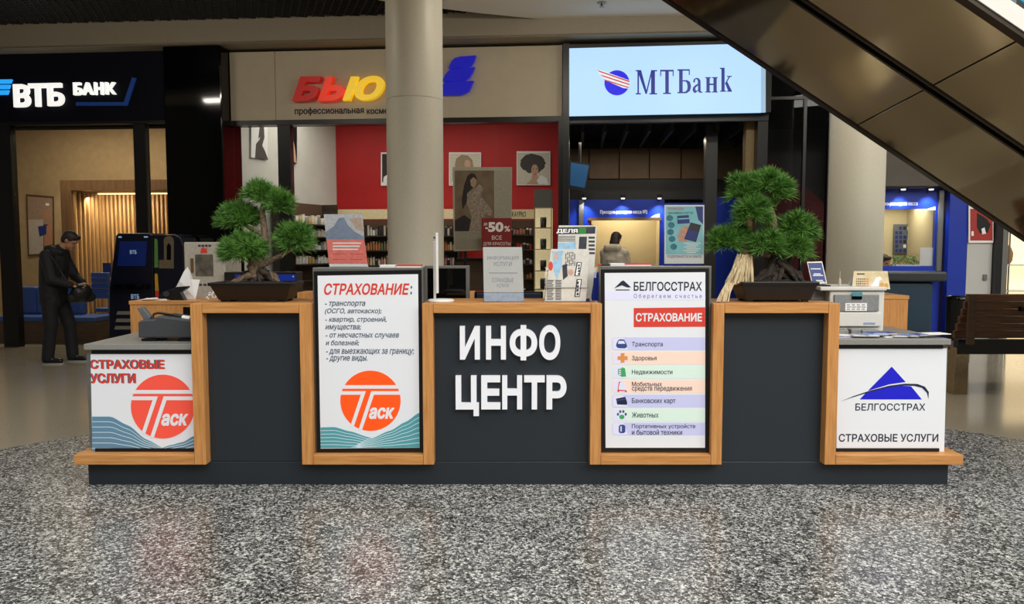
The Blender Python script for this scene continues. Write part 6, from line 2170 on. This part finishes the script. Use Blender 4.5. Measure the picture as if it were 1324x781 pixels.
def figure(name_label, at, rz, J, top, legs, hair_long=False, hood=False, seat=False, shoe=None):
    """J: joints in metres, x forward, y to the figure's left, z up"""
    o = thing('person', name_label, 'person', at, rz)
    M = Matrix.Translation(Vector(at)) @ Matrix.Rotation(rz, 4, 'Z')

    def V(q):
        return M @ Vector(q)
    R3 = Matrix.Rotation(rz, 3, 'Z')
    hd = Vector(J['head'])
    tilt = Matrix.Rotation(J.get('tilt', 0.0), 3, 'Y')
    HM = R3 @ tilt

    def H(x, y, z):
        return V(hd + tilt @ Vector((x, y, z)))
    b = MB(M_flesh)
    # head: skull, jaw, nose, ears, brow, lips
    b.ell(H(-0.005, 0, 0.025), (0.092, 0.074, 0.092), 16, HM)
    b.ell(H(0.022, 0, -0.045), (0.064, 0.056, 0.068), 14, HM)
    b.capsule(H(0.088, 0, 0.012), H(0.104, 0, -0.018), 0.009, 0.014)
    b.capsule(H(0.078, -0.035, 0.026), H(0.078, 0.035, 0.026), 0.012, 0.012)
    b.capsule(H(0.078, -0.02, -0.052), H(0.078, 0.02, -0.052), 0.009, 0.009)
    b.ell(H(0.07, 0, -0.088), (0.022, 0.022, 0.02), 8, HM)
    for s_ in (-1, 1):
        b.ell(H(-0.005, 0.076 * s_, -0.005), (0.018, 0.009, 0.03), 8, HM)
    b.capsule(H(-0.02, 0, -0.06), V(J['neck']), 0.056, 0.062)
    b.capsule(V(J['neck']), V(J['chest']), 0.075, 0.11)
    b.capsule(V(J['chest']), V(J['hip']), 0.115, 0.12)
    for sd_ in 'RL':
        sh, el, ha = Vector(J['sh' + sd_]), Vector(J['el' + sd_]), Vector(J['ha' + sd_])
        b.capsule(V(J['chest']), V(sh), 0.07, 0.055)
        b.capsule(V(sh), V(el), 0.048, 0.038)
        b.capsule(V(el), V(ha), 0.037, 0.026)
        d = (ha - el).normalized()
        sdv = Vector((0, 1, 0)) if abs(d.y) < 0.8 else Vector((1, 0, 0))
        sdv = (sdv - d * sdv.dot(d)).normalized()
        nv = d.cross(sdv)
        pm_ = ha + d * 0.085
        for q in (-0.028, -0.009, 0.010, 0.028):
            b.capsule(V(ha + sdv * q * 0.6), V(pm_ + sdv * q), 0.015, 0.012)
        for q, L in zip((-0.030, -0.010, 0.010, 0.030), (0.062, 0.075, 0.08, 0.07)):
            k1 = pm_ + sdv * q + d * L * 0.5 + nv * 0.012
            k2 = k1 + d * L * 0.22 + nv * L * 0.42
            b.capsule(V(pm_ + sdv * q), V(k1), 0.0105, 0.0095)
            b.capsule(V(k1), V(k2), 0.0095, 0.008)
        th0 = ha + d * 0.025 + sdv * 0.025
        th1 = th0 + d * 0.035 + sdv * 0.03 + nv * 0.012
        b.capsule(V(th0), V(th1), 0.013, 0.011)
        b.capsule(V(th1), V(th1 + d * 0.03 + nv * 0.012), 0.011, 0.009)
        hp, kn, an = J['hp' + sd_], J['kn' + sd_], J['an' + sd_]
        b.capsule(V(J['hip']), V(hp), 0.1, 0.085)
        b.capsule(V(hp), V(kn), 0.08, 0.055)
        b.capsule(V(kn), V(an), 0.054, 0.038)
        b.capsule(V(an), V(Vector(an) + Vector((0.13, 0, -0.045))), 0.04, 0.03)
    part('body', b, o, remesh=0.0075)
    e = MB(mat('eye dark', (24, 20, 18), 0.2))
    for s_ in (-1, 1):
        e.ell(H(0.081, 0.03 * s_, 0.008), (0.006, 0.011, 0.006), 8, HM)
    part('eyes', e, o)
    # hair
    h = MB(M_hairp)
    h.ell(H(-0.016, 0, 0.042), (0.098, 0.085, 0.088), 16, HM)
    h.ell(H(-0.045, 0, 0.0), (0.07, 0.08, 0.085), 12, HM)
    h.capsule(H(0.06, -0.03, 0.085), H(0.06, 0.03, 0.085), 0.03, 0.03)
    if hair_long:
        h.ell(H(-0.05, 0, -0.06), (0.06, 0.085, 0.1), 12, HM)
    part('hair', h, o, remesh=0.008)
    # top
    j = MB(top)
    j.capsule(V(J['neck']), V(J['chest']), 0.085, 0.165)
    ch, hp_ = Vector(J['chest']), Vector(J['hip'])
    for s_ in (-1, 1):
        j.capsule(V(ch + Vector((0, 0.08 * s_, 0.02))), V(hp_ + Vector((0, 0.07 * s_, -0.02))), 0.142, 0.135)
    j.capsule(V(hp_ + Vector((0, -.06, 0))), V(hp_ + Vector((0, -.06, -0.13))), 0.135, 0.14)
    j.capsule(V(hp_ + Vector((0, .06, 0))), V(hp_ + Vector((0, .06, -0.13))), 0.135, 0.14)
    for sd_ in 'RL':
        sh, el, ha = Vector(J['sh' + sd_]), Vector(J['el' + sd_]), Vector(J['ha' + sd_])
        j.capsule(V(ch + Vector((0, 0, .08))), V(sh), 0.1, 0.085)
        j.capsule(V(sh), V(el), 0.082, 0.066)
        j.capsule(V(el), V(ha + (el - ha) * 0.1), 0.066, 0.048)
    if hood:
        nk = Vector(J['neck'])
        j.capsule(V(nk + Vector((-0.09, -0.08, 0.0))), V(nk + Vector((-0.09, 0.08, 0.0))), 0.07, 0.07)
        j.capsule(V(nk + Vector((-0.03, -0.10, 0.0))), V(nk + Vector((0.04, -0.07, -0.03))), 0.05, 0.04)
        j.capsule(V(nk + Vector((-0.03, 0.10, 0.0))), V(nk + Vector((0.04, 0.07, -0.03))), 0.05, 0.04)
    part('jacket', j, o, remesh=0.012)
    t_ = MB(legs)
    t_.capsule(V(hp_ + Vector((0, -0.05, 0))), V(hp_ + Vector((0, 0.05, 0))), 0.13, 0.13)
    for sd_ in 'RL':
        hp, kn, an = Vector(J['hp' + sd_]), Vector(J['kn' + sd_]), Vector(J['an' + sd_])
        t_.capsule(V(hp_), V(hp), 0.12, 0.11)
        t_.capsule(V(hp), V(kn), 0.112, 0.086)
        t_.capsule(V(kn), V(an + (kn - an) * 0.02), 0.086, 0.075)
    part('trousers', t_, o, remesh=0.012)
    for sd_ in 'RL':
        an = Vector(J['an' + sd_])
        s_ = MB(shoe or M_black)
        z0_ = an.z - 0.075
        s_.capsule(V(Vector((an.x - 0.03, an.y, z0_ + 0.05))), V(Vector((an.x + 0.16, an.y, z0_ + 0.042))), 0.048, 0.038)
        s_.capsule(V(an), V(Vector((an.x + 0.06, an.y, z0_ + 0.05))), 0.05, 0.044)
        sh_ = part('shoe', s_, o, remesh=0.01)
        so_ = MB(M_sole)
        ring = []
        for k in range(20):
            q = 2 * math.pi * k / 20
            ring.append((an.x + 0.062 + 0.14 * math.cos(q), an.y + (0.048 + 0.004 * math.cos(q)) * math.sin(q)))
        vs = [V((x, y, z0_ + dz)) for dz in (0.0, 0.016) for x, y in ring]
        so_.add(vs, [tuple(range(20))[::-1], tuple(range(20, 40))] + [(k, (k + 1) % 20, 20 + (k + 1) % 20, 20 + k) for k in range(20)])
        part('sole', so_, sh_, 'pale shoe sole')
    return o, V


at = floor_pt(78, 469)
J = dict(head=(0.19, 0.0, 1.60), tilt=0.62, neck=(0.06, 0, 1.475), chest=(-0.03, 0, 1.28), hip=(-0.05, 0, 0.95),
         shR=(-0.01, -0.19, 1.40), elR=(0.08, -0.25, 1.10), haR=(0.28, -0.14, 1.02), shL=(-0.01, 0.19, 1.40), elL=(0.10, 0.25, 1.12), haL=(0.29, 0.10, 1.04),
         hpR=(-0.05, -0.1, 0.88), knR=(-0.04, -0.11, 0.48), anR=(-0.09, -0.12, 0.075), hpL=(-0.04, 0.1, 0.88), knL=(0.08, 0.11, 0.48), anL=(0.10, 0.12, 0.075))
man, V = figure('person in a black jacket standing by the bank window looking down at a bag', at, 0.0, J, M_jack, M_trou, hood=True)
bg_ = MB(mat('black bag leather', (20, 20, 21), 0.35))
bg_.ell(V((0.33, -0.02, 0.93)), (0.11, 0.17, 0.12), 16)
bg_.capsule(V((0.26, -0.12, 0.86)), V((0.38, 0.08, 0.86)), 0.07, 0.07)
bag = thing('hand_bag', 'small black bag held by the person in the black jacket', 'bag', V((0.33, -0.02, 0.8)))
part('body', bg_, bag, remesh=0.012)
part('zipper', MB(M_steel).tube([V((0.22, -0.10, 1.0)), V((0.30, -0.09, 1.045)), V((0.38, -0.05, 1.035))], 0.004, 6), bag)
part('strap', MB(M_black).tube([V((0.30, -0.15, 1.0)), V((0.22, -0.2, 1.12)), V((0.05, -0.215, 1.42)), V((0.0, -0.13, 1.485))], 0.008, 6), bag)

Jc = dict(head=(0.05, 0.0, 1.635), tilt=0.35, neck=(0.0, 0, 1.50), chest=(-0.02, 0, 1.30), hip=(-0.03, 0, 0.97),
          shR=(-0.01, -0.17, 1.42), elR=(0.08, -0.22, 1.14), haR=(0.27, -0.12, 1.12), shL=(-0.01, 0.17, 1.42), elL=(0.08, 0.22, 1.14), haL=(0.27, 0.12, 1.12),
          hpR=(-0.03, -0.09, 0.9), knR=(-0.01, -0.1, 0.49), anR=(-0.04, -0.1, 0.075), hpL=(-0.03, 0.09, 0.9), knL=(0.02, 0.1, 0.49), anL=(-0.02, 0.1, 0.075))
tcu = 1.55
figure('person in a cream hooded coat seen from behind at the lit booth window', FF.w(fs(795, tcu), tcu, 0), FA + R(90 - 28), Jc, M_cream2, M_jean, hair_long=True, hood=True)
Jt = dict(head=(0.04, 0, 1.28), tilt=0.3, neck=(0.0, 0, 1.14), chest=(-0.01, 0, 0.95), hip=(-0.03, 0, 0.60),
          shR=(0, -0.17, 1.07), elR=(0.08, -0.22, 0.80), haR=(0.30, -0.12, 0.80), shL=(0, 0.17, 1.07), elL=(0.08, 0.22, 0.80), haL=(0.30, 0.12, 0.80),
          hpR=(0.0, -0.1, 0.58), knR=(0.38, -0.11, 0.56), anR=(0.34, -0.11, 0.075), hpL=(0.0, 0.1, 0.58), knL=(0.38, 0.11, 0.56), anL=(0.34, 0.11, 0.075))
tt_ = t8 + 0.72
pt_ = FF.w(fs(1141, tt_), tt_, 0)
figure('dark haired person seated inside the far booth beside the round column', pt_, FA + R(-60), Jt, M_knit, M_jean, hair_long=True)
sto = thing('stool', 'black stool under the seated person inside the far booth', 'stool', pt_)
part('seat', MB(M_black).lathe(pt_, [(0.18, 0.40), (0.19, 0.42), (0.18, 0.45)], 20), sto)
part('column', MB(M_steel).lathe(pt_, [(0.03, 0.03), (0.03, 0.399)], 12), sto)
part('base', MB(M_black).lathe(pt_, [(0.2, 0), (0.2, 0.015), (0.03, 0.03)], 20), sto)
